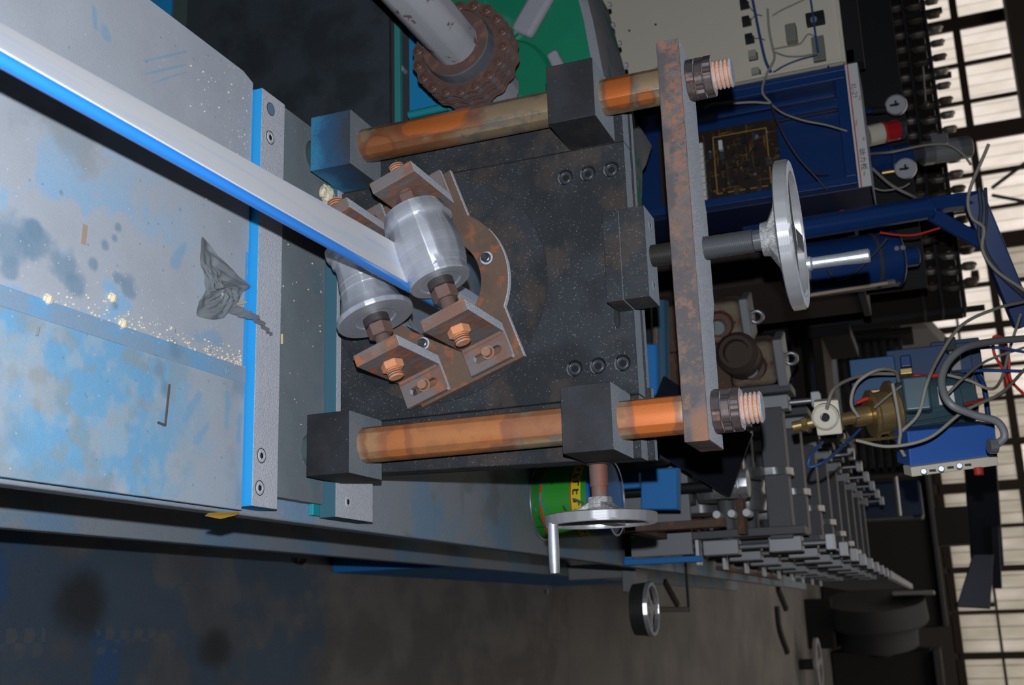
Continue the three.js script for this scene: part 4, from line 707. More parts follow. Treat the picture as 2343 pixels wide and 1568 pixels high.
// hydraulic valves, gauges, lamp, blue filter bowls behind the cabinet top
{
  const gauge = (label, c, r) => { const g = thing('gauge', label, 'gauge', c); g.rotation.y = 0.15; mesh('case', lathe([[-0.0132, 0], [-0.0132, r * 0.92], [-0.0088, r], [0.00176, r], [0.00352, r * 0.95], [0.00352, r * 0.86], [0.00176, r * 0.85]], 36, 'z'), M.steel, g); mesh('dial', prism(circle(r * 0.86, 32), 0.00132, 0.00013), M.greyDial ??= std({ color: 0xb4b6ba, roughness: 0.5 }), g); mesh('needle', box(-0.00264, 0.00264, -r * 0.55, r * 0.3, 0.00132, 0.00264, 0.00044), M.black, g); mesh('needle', box(-r * 0.4, r * 0.15, -0.0022, 0.0022, 0.00132, 0.00264, 0.00044), M.black, g); const st = mesh('stem', pipe([0, -r, -0.00528], [0, -r - 0.0264, -0.00528], 0.00528, 12), M.brass, g); };
  gauge('round silver gauge beside the top of the red lamp', [-1.0908, 1.4367, -2.4270], 0.02376);
  gauge('round silver gauge in front of the blue filter bowl', [-0.9526, 1.4399, -2.4657], 0.02376);
  const lp = thing('warning_lamp', 'red warning lamp on a cream base above the cabinet label', 'warning lamp');
  mesh('base', pipe([-0.9976, 1.3709, -2.3547], [-1.0039, 1.4027, -2.3650], 0.02288, 28), M.cream, lp);
  mesh('lens', pipe([-1.0039, 1.4027, -2.3650], [-1.0092, 1.4352, -2.3758], 0.022, 28), phys({ color: 0xc0262c, roughness: 0.2, clearcoat: 0.7 }), lp, 'red ribbed lens');
  mesh('ring', pipe([-1.0039, 1.4018, -2.3647], [-1.0046, 1.4072, -2.3665], 0.02376, 28), M.red, lp); mesh('cap', pipe([-1.0092, 1.4352, -2.3758], [-1.0107, 1.4443, -2.3788], 0.022, 28), M.cableDark, lp);
  const fb = thing('filter_unit', 'blue and silver hydraulic filter unit below the windows', 'filter');
  mesh('bowl', pipe([-0.9859, 1.3616, -2.4757], [-0.9940, 1.4043, -2.4896], 0.0308, 28), M.navy, fb); mesh('ring', pipe([-0.9940, 1.4043, -2.4896], [-0.9948, 1.4100, -2.4915], 0.03256, 28), M.navy, fb); mesh('bowl', pipe([-0.9948, 1.4100, -2.4915], [-1.0029, 1.4536, -2.5057], 0.0242, 28), M.navy, fb);
  mesh('neck', pipe([-1.0029, 1.4536, -2.5057], [-1.0029, 1.4795, -2.5155], 0.0198, 20), M.charcoal, fb); mesh('collar', pipe([-1.0011, 1.4775, -2.5152], [-1.0031, 1.5018, -2.5239], 0.02728, 28), M.steel, fb); mesh('motor_can', pipe([-1.0031, 1.5018, -2.5239], [-1.0090, 1.5526, -2.5414], 0.0264, 28), M.greySteel, fb); mesh('top_bell', pipe([-1.0090, 1.5526, -2.5414], [-1.0129, 1.5808, -2.5510], 0.02552, 28), M.steel, fb); mesh('top_plate', box(...(() => { const p = [-1.0195, 1.5189, -2.5016]; return [p[0] - 0.0132, p[0] + 0.0132, p[1] - 0.0176, p[1] + 0.0176, p[2] - 0.0088, p[2] + 0.0088]; })(), 0.00132), M.steel, fb);
  const hu = thing('hydraulic_unit', 'dark brown hydraulic tank carrying gauges, lamp and filter behind the cabinet', 'hydraulic unit'); mesh('tank', box(-1.452, -0.704, 0, 1.3056, -2.728, -2.3672, 0.0044), M.darkBrown, hu); mesh('tank_lid', box(-1.4608, -0.6952, 1.3056, 1.3232, -2.7368, -2.3584, 0.00264), M.charcoal, hu); mesh('gauge_board', box(-1.452, -0.704, 1.3232, 1.4552, -2.5784, -2.5608, 0.00176), M.black, hu);
  const vb = thing('valve_block', 'blue valve bowl with thin lever left of the red lamp', 'valve'); mesh('spindle', pipe([-1.0587, 1.3723, -2.3630], [-1.0601, 1.3850, -2.3673], 0.00528, 12), M.navy, vb); mesh('body', pipe([-1.0601, 1.3850, -2.3673], [-1.0628, 1.4139, -2.3775], 0.00792, 14), M.black, vb);
  tag(mesh('cable', tube([[-0.9784, 1.3717, -2.4088], [-0.9541, 1.4154, -2.3591], [-0.9662, 1.4871, -2.3828], [-0.9647, 1.5309, -2.3997], [-0.9427, 1.5589, -2.4162], [-0.9213, 1.5712, -2.4267]], 0.00264, 50, 8), M.cableGrey), 'grey cable arching over the blue filter unit', 'cable');
  tag(mesh('cable', tube([[-0.9039, 1.3737, -2.3084], [-0.8523, 1.4075, -2.2867], [-0.8122, 1.4463, -2.2637], [-0.7174, 1.4755, -2.0578]], 0.00317, 50, 8), M.cableGrey), 'thick pale cable slanting from the cabinet to the boom', 'cable');
  tag(mesh('cable', tube([[-0.8646, 1.3706, -2.3179], [-0.8586, 1.3888, -2.3264], [-0.8627, 1.4238, -2.3385], [-0.8875, 1.4424, -2.3873]], 0.00185, 30, 8), M.cableGrey), 'thin grey cable sagging below the lower gauge', 'cable');
}

// ---------------------------------------------------------------- roll-forming stands down the line
{
  const z0 = -2.38, dz = 0.3, xr = -0.141, xl = -0.437;
  const frame = std({ color: 0x5e5f61, roughness: 0.6, metalness: 0.1 }), light = std({ color: 0xa4a5a6, roughness: 0.5, metalness: 0.3 });
  for (let i = 0; i < 9; i++) {
    const s = thing('roll_stand', i === 0 ? 'nearest grey roll stand, with bright screw blocks on its posts' : `${ordinal[i]} roll stand counted from the dark roller stand along the line`, 'roll stand', [0, 0, z0 - i * dz], 'roll stands along the line');
    for (const [x, k] of [[xr, 0], [xl, 1]]) {
      mesh('side_column', box(x - 0.035, x - 0.018, 0.78, 1.16, -0.04, 0.04, 0.002), frame, s);
      mesh('slide_block', box(x - 0.016, x + 0.016, 0.945, 1.02, -0.02, 0.02, 0.003), light, s);
      mesh('slide_block', box(x - 0.016, x + 0.016, 1.082, 1.15, -0.02, 0.02, 0.003), light, s);
      mesh('screw', T(rod(1.02, 1.082, 0.006, 'y', 16), x, 0, 0), M.steel, s);
      mesh('screw', T(rod(1.15, 1.2, 0.006, 'y', 16), x, 0, 0), M.steel, s);
      mesh('cap_block', box(x - 0.016, x + 0.016, 1.196, 1.214, -0.016, 0.016, 0.003), M.lightCap, s);
      if (k === 0) mesh('clamp_stud', box(x - 0.04, x + 0.034, 0.928, 0.936, -0.016, 0.016, 0.002), M.lightCap, s);
    }
    mesh('top_beam', box(xl + 0.01, xr - 0.01, 1.086, 1.135, -0.025, 0.025, 0.003), frame, s);
    mesh('roll_shaft', T(rod(xl, xr, 0.02, 'x', 24), 0, 1.0, 0), frame, s);
    const rc = mesh('collar', T(rod(-0.012 - i * 0.004, 0.004 - i * 0.004, 0.045, 'x', 36), -0.286 + i * 0.018, 1.1, 0), M.steel, s);
    mesh('upper_roll', lathe([[-0.05, 0], [-0.05, 0.052], [-0.02, 0.056], [0.0, 0.05], [0.03, 0.056], [0.05, 0.05], [0.05, 0]], 36, 'x').translate(-0.29, 0.99, 0), M.steel, s);
    mesh('lower_roll', lathe([[-0.05, 0], [-0.05, 0.05], [0.05, 0.054], [0.05, 0]], 36, 'x').translate(-0.29, 0.88, 0), M.steel, s);
    mesh('cross_tie', box(xl + 0.01, xr - 0.01, 0.8, 0.83, -0.03, 0.03, 0.003), M.ring, s);
  }
  const er = thing('entry_guide', 'rusty framed entry guide with polished feed roll before the nearest roll stand', 'entry guide');
  mesh('frame_rail', box(-0.175, -0.16, 0.86, 0.885, -2.3, -2.05, 0.002), M.ring, er); mesh('frame_rail', box(-0.42, -0.16, 1.035, 1.05, -2.32, -2.28, 0.002), M.ring, er); mesh('frame_rail', box(-0.175, -0.16, 0.83, 1.05, -2.08, -2.05, 0.002), M.ring, er); mesh('frame_rail', box(-0.34, -0.328, 0.83, 1.05, -2.1, -2.08, 0.002), M.bracket, er);
  { const p = [-0.2521, 1.0101, -2.2000], q = [-0.2557, 1.0769, -2.2000], g = lathe([[0, 0], [0, 0.026], [0.03, 0.027], [0.052, 0.028], [0.054, 0.024], [0.058, 0.024], [0.06, 0.029], [0.076, 0.027], [0.076, 0]], 48); g.scale(1, V3(...p).distanceTo(V3(...q)) / 0.076, 1); mesh('feed_roll', T(g, ...p), M.aluPolish, er); mesh('roll_spindle', T(rod(0.7805 - p[1], 0, 0.01), ...p), M.black, er); }
  for (const y of [0.9, 0.93, 0.96]) mesh('stud', T(rod(-0.02, 0.02, 0.008, 'z', 12), -0.2, y + 0.1, -2.27), M.lightCap, er);
  const fg = thing('feed_guard', 'dark glossy curved guard plate under the lower end of the crossbar', 'guard');
  mesh('plate', beam([-0.3592, 0.9684, -1.8823], [-0.2704, 1.0874, -2.0615], 0.13, 0.006, 0.002, V3(0, 0.5, 0.86)), std({ color: 0x2a2e38, roughness: 0.25, metalness: 0.3 }), fg);
  // chain of small rollers along the right side, far down the line
  const rch = thing('link_chain', 'dark link chain running level along the bed below the roll stands', 'chain'); for (let i = 0; i < 40; i++) mesh('link', box(-0.128, -0.118, 0.86, 0.876, -2.95 - i * 0.028, -2.93 - i * 0.028, 0.002), M.nutRust, rch);
  const caps = thing('post_row', 'row of white capped posts at the far end of the bed', 'post row'); for (let i = 0; i < 16; i++) { const z = -4.9 - i * 0.16; mesh('post', T(rod(0.82, 1.19, 0.009, 'y', 10), -0.14, 0, z), M.greySteel, caps); mesh('post_cap', box(-0.155, -0.125, 1.19, 1.215, z - 0.015, z + 0.015, 0.003), M.lightCap, caps); }
  const gb2 = thing('bed_bracket', 'grey bracket block standing out from the bed flange', 'bracket'); mesh('block', box(-0.15, -0.07, 0.62, 0.66, -3.0, -2.88, 0.004), M.greySteel, gb2); mesh('gusset', box(-0.15, -0.11, 0.45, 0.62, -2.98, -2.95, 0.003), M.greySteel, gb2);
}
// printed tin standing on the bed
{
  const dr = canvasTex(1024, 512, (c, w, h) => {
    c.fillStyle = '#2f9a2c'; c.fillRect(0, 0, w, h); c.fillStyle = '#247a24'; c.fillRect(0, h * 0.86, w, h * 0.14);
    c.fillStyle = '#d8302a'; c.fillRect(0, h * 0.845, w, 14); c.fillStyle = '#e8d020'; c.fillRect(0, h * 0.31, w, h * 0.13); c.fillStyle = '#d8302a'; c.fillRect(0, h * 0.44, w, 8); c.fillStyle = '#1a6ab8'; c.fillRect(0, 0, w, h * 0.24);
    c.strokeStyle = '#20201c'; c.lineWidth = 9; for (let i = 0; i < 26; i++) { const x = 20 + i * 39; c.beginPath(); c.moveTo(x, h * 0.335); c.lineTo(x, h * 0.415); c.moveTo(x, h * (0.34 + 0.02 * (i % 3))); c.lineTo(x + 20, h * (0.34 + 0.02 * (i % 3))); if (i % 2) { c.moveTo(x, h * 0.41); c.lineTo(x + 20, h * 0.41); } c.stroke(); }
    const r = rng(9); c.lineCap = 'round'; for (let i = 0; i < 46; i++) { c.strokeStyle = ['#2a86c8', '#3aa0d8', '#174a2a', '#2478b4'][i % 4]; c.globalAlpha = 0.8; c.lineWidth = 3 + r() * 12; const x = r() * w, y = h * (0.46 + 0.54 * r()); c.beginPath(); c.moveTo(x, y); c.lineTo(x + (r() - 0.3) * 90, y + (r() - 0.5) * 50); c.stroke(); } c.globalAlpha = 1;
    c.strokeStyle = '#10401c'; c.lineWidth = 5; for (const x of [130, 610]) { c.beginPath(); c.moveTo(x, h * 0.2); c.lineTo(x, h); c.stroke(); } c.fillStyle = '#dfe8dc'; for (let i = 0; i < 7; i++) c.fillRect(420 + i * 22, h * 0.44 + (i % 2) * 12, 14, 16);
  });
  const can = thing('paint_tin', 'green printed tin with yellow band and blue paint smears on the bed', 'paint tin', [-0.2, 0.7805, -1.815]); can.scale.y = 0.76;
  const cyl = new THREE.CylinderGeometry(0.062, 0.062, 0.168, 56, 1, true).translate(0, 0.087, 0); mesh('body', cyl, std({ map: dr, roughness: 0.45 }), can);
  mesh('rim', new THREE.TorusGeometry(0.062, 0.0022, 8, 48).rotateX(Math.PI / 2).translate(0, 0.172, 0), M.steel, can); mesh('rim', new THREE.TorusGeometry(0.062, 0.0022, 8, 48).rotateX(Math.PI / 2).translate(0, 0.003, 0), M.steel, can);
  mesh('lid', rod(0.162, 0.169, 0.0605, 'y', 48), M.baseBlue, can); mesh('bottom', rod(0.002, 0.006, 0.061, 'y', 48), M.steel, can);
  const bail = mesh('bail', new THREE.TorusGeometry(0.05, 0.002, 6, 30, Math.PI), M.steel, can); bail.position.set(0.03, 0.13, 0.03); bail.rotation.set(1.0, 1.0, 2.2);
}
// machines beside the line, between crossbar and bed
{
  const bp = thing('machine_post', 'blue machine post with a rusty weld seam behind the stand', 'post');
  mesh('panel', prism([[-0.4835, 0.9525, -1.9000], [-0.3882, 0.9465, -1.9000], [-0.3850, 0.9775, -1.9000], [-0.4799, 0.9822, -1.9000]].map((p) => [p[0], p[1]]).reverse(), 0.03, 0.003).translate(0, 0, -1.93), M.baseBlue, bp);
  mesh('pipe', pipe([-0.5626, 0.9901, -1.9200], [-0.3881, 0.9816, -1.9200], 0.014, 20), std({ color: 0x2c5872, roughness: 0.6 }), bp); mesh('weld_strip', pipe([-0.5610, 0.9827, -1.9100], [-0.3872, 0.9736, -1.9100], 0.006, 10), M.bracket, bp); mesh('column', box(-0.62, -0.28, 0.7805, 0.96, -2.05, -1.96, 0.006), M.black, bp);
  const bw = thing('blue_pedestal', 'flat blue machine pedestal seen under the stand beside the printed tin', 'pedestal'); mesh('plate', prism([[-0.2690, 0.9128, -2.0000], [-0.1960, 0.9083, -2.0000], [-0.1915, 0.9766, -2.0000], [-0.2676, 0.9820, -2.0000]].map((p) => [p[0], p[1]]).reverse(), 0.03, 0.002).translate(0, 0, -2.03), M.baseBlue, bw); mesh('post', box(-0.27, -0.24, 0.7805, 0.9, -2.06, -2.035, 0.003), M.baseBlue, bw);
  const be = thing('bed_end_frame', 'blue edged grey frame where the roll stands begin', 'frame'); mesh('edge', box(-0.2, -0.112, 0.781, 0.8, -2.35, -2.33, 0.002), M.baseBlue, be); mesh('edge', box(-0.125, -0.112, 0.781, 0.95, -2.34, -2.325, 0.002), M.baseBlue, be); mesh('plate', box(-0.4, -0.128, 0.781, 0.93, -2.34, -2.33, 0.002), M.greySteel, be);
  M.creamRed = std({ map: rustTex([132, 118, 98], [122, 98, 80], [90, 54, 46], 871), roughness: 0.7 });
  const pb = (label, c, k) => { const t = thing('bearing_block', label, 'bearing block', c); t.rotation.y = 0.45; mesh('housing', box(-0.07 * k, 0.07 * k, -0.07 * k, 0.07 * k, -0.05, 0.03, 0.014), M.creamRed, t); mesh('bearing_ring', lathe([[0.03, 0.02], [0.045, 0.022], [0.045, 0.04], [0.03, 0.046]], 36, 'z').scale(k, k, 1), M.nutRust, t); mesh('shaft_end', T(rod(0, 0.07, 0.024 * k, 'z', 24)), M.greySteel, t); mesh('top_plate', box(-0.075 * k, 0.075 * k, 0.07 * k, 0.1 * k, -0.05, 0.035, 0.004), M.greySteel, t); mesh('eye_bolt', T(new THREE.TorusGeometry(0.012, 0.004, 8, 20), 0, 0.115 * k, 0), M.steel, t); mesh('upright', box(-0.08 * k, 0.08 * k, -0.3, -0.07 * k, -0.05, 0.03, 0.006), M.ring, t); };
  pb('cream bearing block right behind the crossbar', [-0.5948, 1.0458, -2.2335], 0.62); pb('cream bearing block with rusty ring farther along behind the crossbar', [-0.5202, 1.0895, -2.3253], 0.68);
  const wk = thing('gear_drum', 'rusty round gear drum between the two bearing blocks', 'drum'); mesh('drum', T(lathe([[-0.04, 0], [-0.04, 0.042], [0.03, 0.044], [0.045, 0.034], [0.045, 0.026], [0.03, 0.024], [0.03, 0]], 40, 'z'), -0.5187, 1.0741, -2.2427), std({ color: 0x4a3a32, roughness: 0.7 }), wk);
  const bl = thing('blue_cabinet', 'low navy machine cabinet behind the handwheel and tank', 'machine cabinet'); mesh('body', box(-2.05, -0.75, 0, 1.06, -5.2, -4.6, 0.01), std({ color: 0x1d3050, roughness: 0.5 }), bl); mesh('rib', box(-1.6, -1.585, 0.25, 1.05, -4.6, -4.585, 0.002), M.charcoal, bl); mesh('rib', box(-1.2, -1.185, 0.25, 1.05, -4.6, -4.585, 0.002), M.charcoal, bl);
  const st = thing('step_rack', 'dark brown steps of a machine frame behind the bearing blocks', 'machine frame'); for (let i = 0; i < 4; i++) mesh('step', box(-0.96, -0.62, 0.84 + i * 0.075, 0.875 + i * 0.075, -4.2 - i * 0.05, -4.0, 0.004), M.darkBrown, st); mesh('side_plate', box(-1.0, -0.96, 0, 1.2, -4.4, -4.0, 0.004), M.black, st); mesh('side_plate', box(-0.62, -0.58, 0, 1.15, -4.4, -4.0, 0.004), M.black, st);
  // blue pressure tank
  const tk = thing('pressure_tank', 'navy blue pressure tank with grey bands behind the handwheel', 'tank');
  const ta = [-0.6415, 1.1982, -2.1128], tb = [-0.6626, 1.3978, -2.1823]; const at = (k) => ta.map((v, i) => v + (tb[i] - v) * k);
  mesh('shell', pipe(ta, tb, 0.054, 40), M.navy, tk); mesh('band', pipe(at(0.77), at(0.825), 0.0555, 40), M.charcoal, tk); mesh('band', pipe(at(0.08), at(0.16), 0.0555, 40), M.greySteel, tk); mesh('end_ring', pipe(at(0.985), at(1.015), 0.0565, 40), M.navyDark, tk);
  mesh('nozzle', pipe(at(1.0), at(1.2), 0.02, 20), M.navy, tk); mesh('bolt', T(rod(0, 0.005, 0.005, 'z', 10), -0.6616, 1.4036, -2.1186), M.steel, tk); mesh('bolt', T(rod(0, 0.005, 0.005, 'z', 10), -0.6628, 1.4146, -2.1224), M.steel, tk);
  const rl = thing('guide_rail', 'thin tan rail standing right of the blue tank', 'rail'); mesh('rail', pipe([-0.5662, 1.2030, -2.0248], [-0.5884, 1.3799, -2.0855], 0.0035, 10), std({ color: 0xb59f86, roughness: 0.5 }), rl); mesh('end_fitting', pipe([-0.5884, 1.3799, -2.0855], [-0.5895, 1.3921, -2.0898], 0.0065, 12), M.steel, rl);
  tag(mesh('cable', tube([[-0.6609, 1.3901, -2.0421], [-0.6346, 1.3644, -2.0395], [-0.5987, 1.3226, -2.0335], [-0.5904, 1.2954, -2.0255], [-0.6103, 1.2807, -2.0146]], 0.0018, 40, 7), M.cableDark), 'thin dark cable looping across the blue tank', 'cable');
  tag(mesh('cable', tube([[-0.6548, 1.3804, -1.9849], [-0.6503, 1.4025, -1.9945], [-0.6484, 1.4351, -2.0073], [-0.6589, 1.4801, -2.0214]], 0.0021, 40, 7), M.cableRed), 'red cable sagging below the blue boom post', 'cable');
  tag(mesh('cable', tube([[-0.7579, 1.2867, -2.1697], [-0.7692, 1.3003, -2.1718], [-0.7738, 1.3130, -2.1753], [-0.7651, 1.3201, -2.1804]], 0.0021, 30, 7), M.cableRed), 'short red hose above the boom post', 'hose');
  const hs = thing('grey_fitting', 'grey hydraulic fittings lying above the blue boom post', 'fitting'); mesh('body', pipe([-0.8031, 1.3244, -2.2819], [-0.8102, 1.3763, -2.2996], 0.01, 14), M.charcoal, hs); mesh('nipple', pipe([-0.7888, 1.3369, -2.2354], [-0.7902, 1.3453, -2.2382], 0.006, 12), M.steel, hs);
  // boom
  const bm = thing('boom_arm', 'navy blue pendant boom with post, gusset and bent arm', 'boom');
  mesh('post', pipe([-0.6612, 1.1476, -1.9231], [-0.7031, 1.4646, -2.0311], 0.0205, 32), M.navy, bm); mesh('post_cap', pipe([-0.7025, 1.4615, -2.0301], [-0.7037, 1.4706, -2.0332], 0.0225, 32), M.navy, bm);
  mesh('neck', beam([-0.7050, 1.4559, -2.0274], [-0.7159, 1.5607, -2.0639], 0.025, 0.03, 0.003), M.navy, bm); mesh('gusset', beam([-0.6922, 1.4692, -2.0358], [-0.6355, 1.5546, -2.0834], 0.025, 0.015, 0.003), M.navy, bm);
  mesh('arm', beam([-0.7243, 1.5410, -2.0542], [-0.4918, 1.6036, -2.1408], 0.0375, 0.0375, 0.003), M.navy, bm);
  const cb = (label, pts, r, m) => tag(mesh('cable', tube(pts, r, 90, 8), m), label, 'cable');
  cb('dark cable tied along the top of the boom arm', [[-0.7169, 1.5523, -2.0053], [-0.6795, 1.5513, -2.0151], [-0.6349, 1.5423, -2.0238], [-0.5896, 1.5526, -2.0399], [-0.5589, 1.5763, -2.0572], [-0.5279, 1.6049, -2.0764]], 0.0036, M.cableDark);
  cb('grey cable looping from the boom neck along the arm', [[-0.7909, 1.5772, -1.9946], [-0.6989, 1.5321, -2.0026], [-0.6651, 1.5352, -2.0129], [-0.6462, 1.5506, -2.0128], [-0.6092, 1.5447, -2.0206], [-0.5752, 1.5599, -2.0356], [-0.5363, 1.6053, -2.0632]], 0.003, M.cableGrey);
  cb('second dark cable lying under the boom ties', [[-0.7202, 1.5638, -2.0198], [-0.6643, 1.5588, -2.0220], [-0.6197, 1.5491, -2.0305], [-0.5703, 1.5704, -2.0519], [-0.5339, 1.6056, -2.0750]], 0.0027, M.cableDark);
  cb('grey cable hanging below the arm to the motor', [[-0.4938, 1.5946, -1.9715], [-0.4709, 1.5455, -1.9041], [-0.4336, 1.4873, -1.8372], [-0.3768, 1.4485, -1.7828], [-0.3253, 1.4245, -1.7326], [-0.2816, 1.4070, -1.7379], [-0.2572, 1.3796, -1.7342]], 0.0027, M.cableGrey);
  cb('pale thin cable crossing the motor on its way up', [[-0.3530, 1.5681, -1.8343], [-0.2997, 1.5229, -1.7215], [-0.2612, 1.4644, -1.6272], [-0.2241, 1.4154, -1.5912], [-0.2161, 1.3645, -1.5743], [-0.2254, 1.3268, -1.5575]], 0.0024, M.cableGrey);
  cb('thin cable looping in front of the windows to the motor box', [[-0.4600, 1.5807, -1.9203], [-0.3943, 1.5536, -1.8728], [-0.3380, 1.5318, -1.8247], [-0.3160, 1.5099, -1.7673], [-0.3283, 1.4858, -1.7549], [-0.3382, 1.4553, -1.7407]], 0.0024, M.cableGrey);
  cb('red cable ring hanging in front of the window post', [[-0.3233, 1.5676, -1.8973], [-0.3488, 1.5494, -1.8836], [-0.3810, 1.5507, -1.8753], [-0.4114, 1.5460, -1.8653], [-0.4151, 1.5335, -1.8596], [-0.3884, 1.5303, -1.8656], [-0.3645, 1.5403, -1.8759], [-0.3409, 1.5439, -1.8836], [-0.3135, 1.5225, -1.8279], [-0.2950, 1.4757, -1.7601]], 0.0024, M.cableRed);
  cb('dark blue cable running level from the motor to the right', [[-0.3529, 1.4770, -1.8000], [-0.3529, 1.5147, -1.8142], [-0.3498, 1.5677, -1.8351]], 0.0027, M.cableBlue);
  cb('upper dark blue cable curving from the motor panel', [[-0.3839, 1.4871, -1.7954], [-0.3871, 1.5252, -1.8089], [-0.3784, 1.5712, -1.8286]], 0.0024, M.cableBlue);
  cb('thin grey cable from the motor up past the conduit', [[-0.2975, 1.4518, -1.6678], [-0.3199, 1.4722, -1.6969], [-0.3679, 1.5166, -1.8109], [-0.3969, 1.5766, -1.8808]], 0.0021, M.cableGrey);
  const cd = mesh('conduit', tube([[-0.3868, 1.5692, -1.7704], [-0.3723, 1.5200, -1.7007], [-0.3514, 1.4756, -1.6345], [-0.3260, 1.4526, -1.6052], [-0.2951, 1.4434, -1.5826], [-0.2644, 1.4508, -1.5661], [-0.2493, 1.4789, -1.5808], [-0.2381, 1.5075, -1.5946], [-0.2198, 1.5124, -1.6014], [-0.2078, 1.4984, -1.5994]], 0.00525, 140, 10), M.greySteel); tag(cd, 'thick ribbed grey conduit curling round to the blue control box', 'conduit');
  mesh('gland', pipe([-0.2081, 1.4913, -1.5967], [-0.2083, 1.5012, -1.6003], 0.01, 14), M.steel, cd);
}
// motor with brass gear pump above the line, and the control box
{
  const mo = thing('electric_motor', 'teal grey electric motor with brass flange hung above the roll stands', 'motor');
  const a = [-0.3041, 1.3720, -1.8134], b = [-0.3190, 1.4809, -1.8504], at = (k) => a.map((v, i) => v + (b[i] - v) * k), teal = std({ color: 0x465f68, roughness: 0.35, metalness: 0.1 });
  mesh('casing', pipe(a, at(0.82), 0.042, 40), teal, mo); mesh('fan_cover', pipe(at(0.82), at(1.02), 0.03976, 40), teal, mo); mesh('end_ring', pipe(at(-0.06), at(0.02), 0.04816, 40), M.brass, mo); mesh('flange', pipe(at(-0.26), at(-0.06), 0.0336, 36), M.brass, mo); mesh('collar', pipe(at(-0.33), at(-0.26), 0.03808, 36), M.brass, mo); mesh('coupling', pipe(at(-0.55), at(-0.33), 0.01568, 24), M.brass, mo); mesh('shaft', pipe(at(-0.92), at(-0.55), 0.01008, 20), M.brass, mo);
  for (let i = 0; i < 7; i++) { const q = -0.028 + i * 0.01008, f = (k) => { const v = at(k); return [v[0] + 0.0112 + q * 0.7, v[1], v[2] + 0.04256 - Math.abs(q) * 0.25]; }; mesh('fin', beam(f(0.1), f(0.78), 0.00224, 0.00672, 0.00056), teal, mo); }
  mesh('terminal_box', box(...(() => { const p = [-0.3129, 1.4090, -1.7509]; return [p[0] - 0.028, p[0] + 0.0252, p[1] - 0.0196, p[1] + 0.0196, p[2] - 0.0168, p[2] + 0.0168]; })(), 0.00448), teal, mo);
  mesh('rating_plate', box(...(() => { const p = [-0.3142, 1.4504, -1.7785]; return [p[0] - 0.014, p[0] + 0.014, p[1] - 0.0112, p[1] + 0.0112, p[2] - 0.00224, p[2] + 0.00224]; })(), 0.00056), M.white, mo); mesh('rating_plate', box(...(() => { const p = [-0.3076, 1.4540, -1.7816]; return [p[0] - 0.0112, p[0] + 0.00784, p[1] - 0.00224, p[1] + 0.00224, p[2], p[2] + 0.00336]; })(), 0.00056), M.red, mo);
  const pm = thing('cream_sensor', 'cream round sensor head with black lead on a brass tip', 'sensor', [-0.2724, 1.2847, -1.6348]); pm.rotation.y = 0.3;
  mesh('block', box(-0.0252, 0.0252, -0.0168, 0.01904, -0.028, 0.0, 0.0028), M.cream, pm); mesh('dial', lathe([[0, 0.01904], [0.01344, 0.01904], [0.0168, 0.01568], [0.01736, 0.00672], [0.0112, 0.0056], [0.0112, 0]], 32, 'z').translate(-0.00336, -0.00112, 0), M.cream, pm); mesh('lead_plug', T(rod(0.0056, 0.028, 0.00504, 'z', 14), -0.00448, 0.0, 0), M.black, pm); mesh('brass_tip', pipe([0.0056, -0.0168, -0.0112], [0.01008, -0.0504, -0.0112], 0.00784, 16), M.brass, pm); mesh('brass_nut', pipe([0.00672, -0.028, -0.0112], [0.00784, -0.03696, -0.0112], 0.01008, 6), M.brass, pm);
  const bb = thing('back_plate', 'dark blue plate holding the motor and its red wires', 'mounting plate'); const bx = (name, p, w, h, d, m) => mesh(name, box(p[0] - w / 2, p[0] + w / 2, p[1] - h / 2, p[1] + h / 2, p[2] - d / 2, p[2] + d / 2, 0.00224), m, bb);
  bx('plate', [-0.3729, 1.3441, -1.9077], 0.0784, 0.0728, 0.0112, std({ color: 0x22527c, roughness: 0.5 })); bx('plate', [-0.3840, 1.4338, -1.9694], 0.1008, 0.1344, 0.0112, std({ color: 0x1d3f66, roughness: 0.5 })); bx('plate', [-0.4077, 1.4783, -1.9982], 0.0784, 0.0784, 0.0112, std({ color: 0x1b3a5c, roughness: 0.5 })); bx('contactor', [-0.3887, 1.3981, -1.8620], 0.0196, 0.0168, 0.028, M.navy); bx('contactor', [-0.3729, 1.3968, -1.8658], 0.0112, 0.02016, 0.028, M.brass); bx('switch', [-0.4202, 1.4694, -1.9112], 0.0224, 0.0168, 0.028, M.charcoal); bx('switch', [-0.3935, 1.4736, -1.9200], 0.0336, 0.0168, 0.0224, M.greySteel); bx('bar', [-0.3445, 1.3430, -1.8533], 0.00672, 0.028, 0.0112, M.brass); mesh('frame_tube', tube([[-0.3714, 1.5058, -1.9382], [-0.3558, 1.5120, -1.9447], [-0.2999, 1.5133, -1.9604], [-0.2824, 1.5138, -1.9653]], 0.00448, 30, 8), M.navy, bb);
  const cb = (label, pts, r, m) => tag(mesh('hose', tube(pts, r, 60, 8), m), label, 'hose');
  cb('grey hose arching from the sensor head over the plate', [[-0.2808, 1.2887, -1.6031], [-0.3099, 1.2970, -1.6292], [-0.3370, 1.3191, -1.6919], [-0.3551, 1.3512, -1.7609], [-0.3598, 1.3820, -1.8021]], 0.00269, M.cableGrey);
  cb('grey braided hose looping from the brass shaft upward', [[-0.2864, 1.3229, -1.7380], [-0.3060, 1.3147, -1.7296], [-0.3360, 1.3258, -1.7256], [-0.3543, 1.3560, -1.7320], [-0.3579, 1.3818, -1.7716], [-0.3490, 1.3845, -1.8059]], 0.00269, M.cableGrey);
  cb('red hose lying along the dark blue plate', [[-0.3180, 1.3191, -1.7897], [-0.3241, 1.3359, -1.7944], [-0.3259, 1.3586, -1.8024]], 0.00302, M.cableRed);
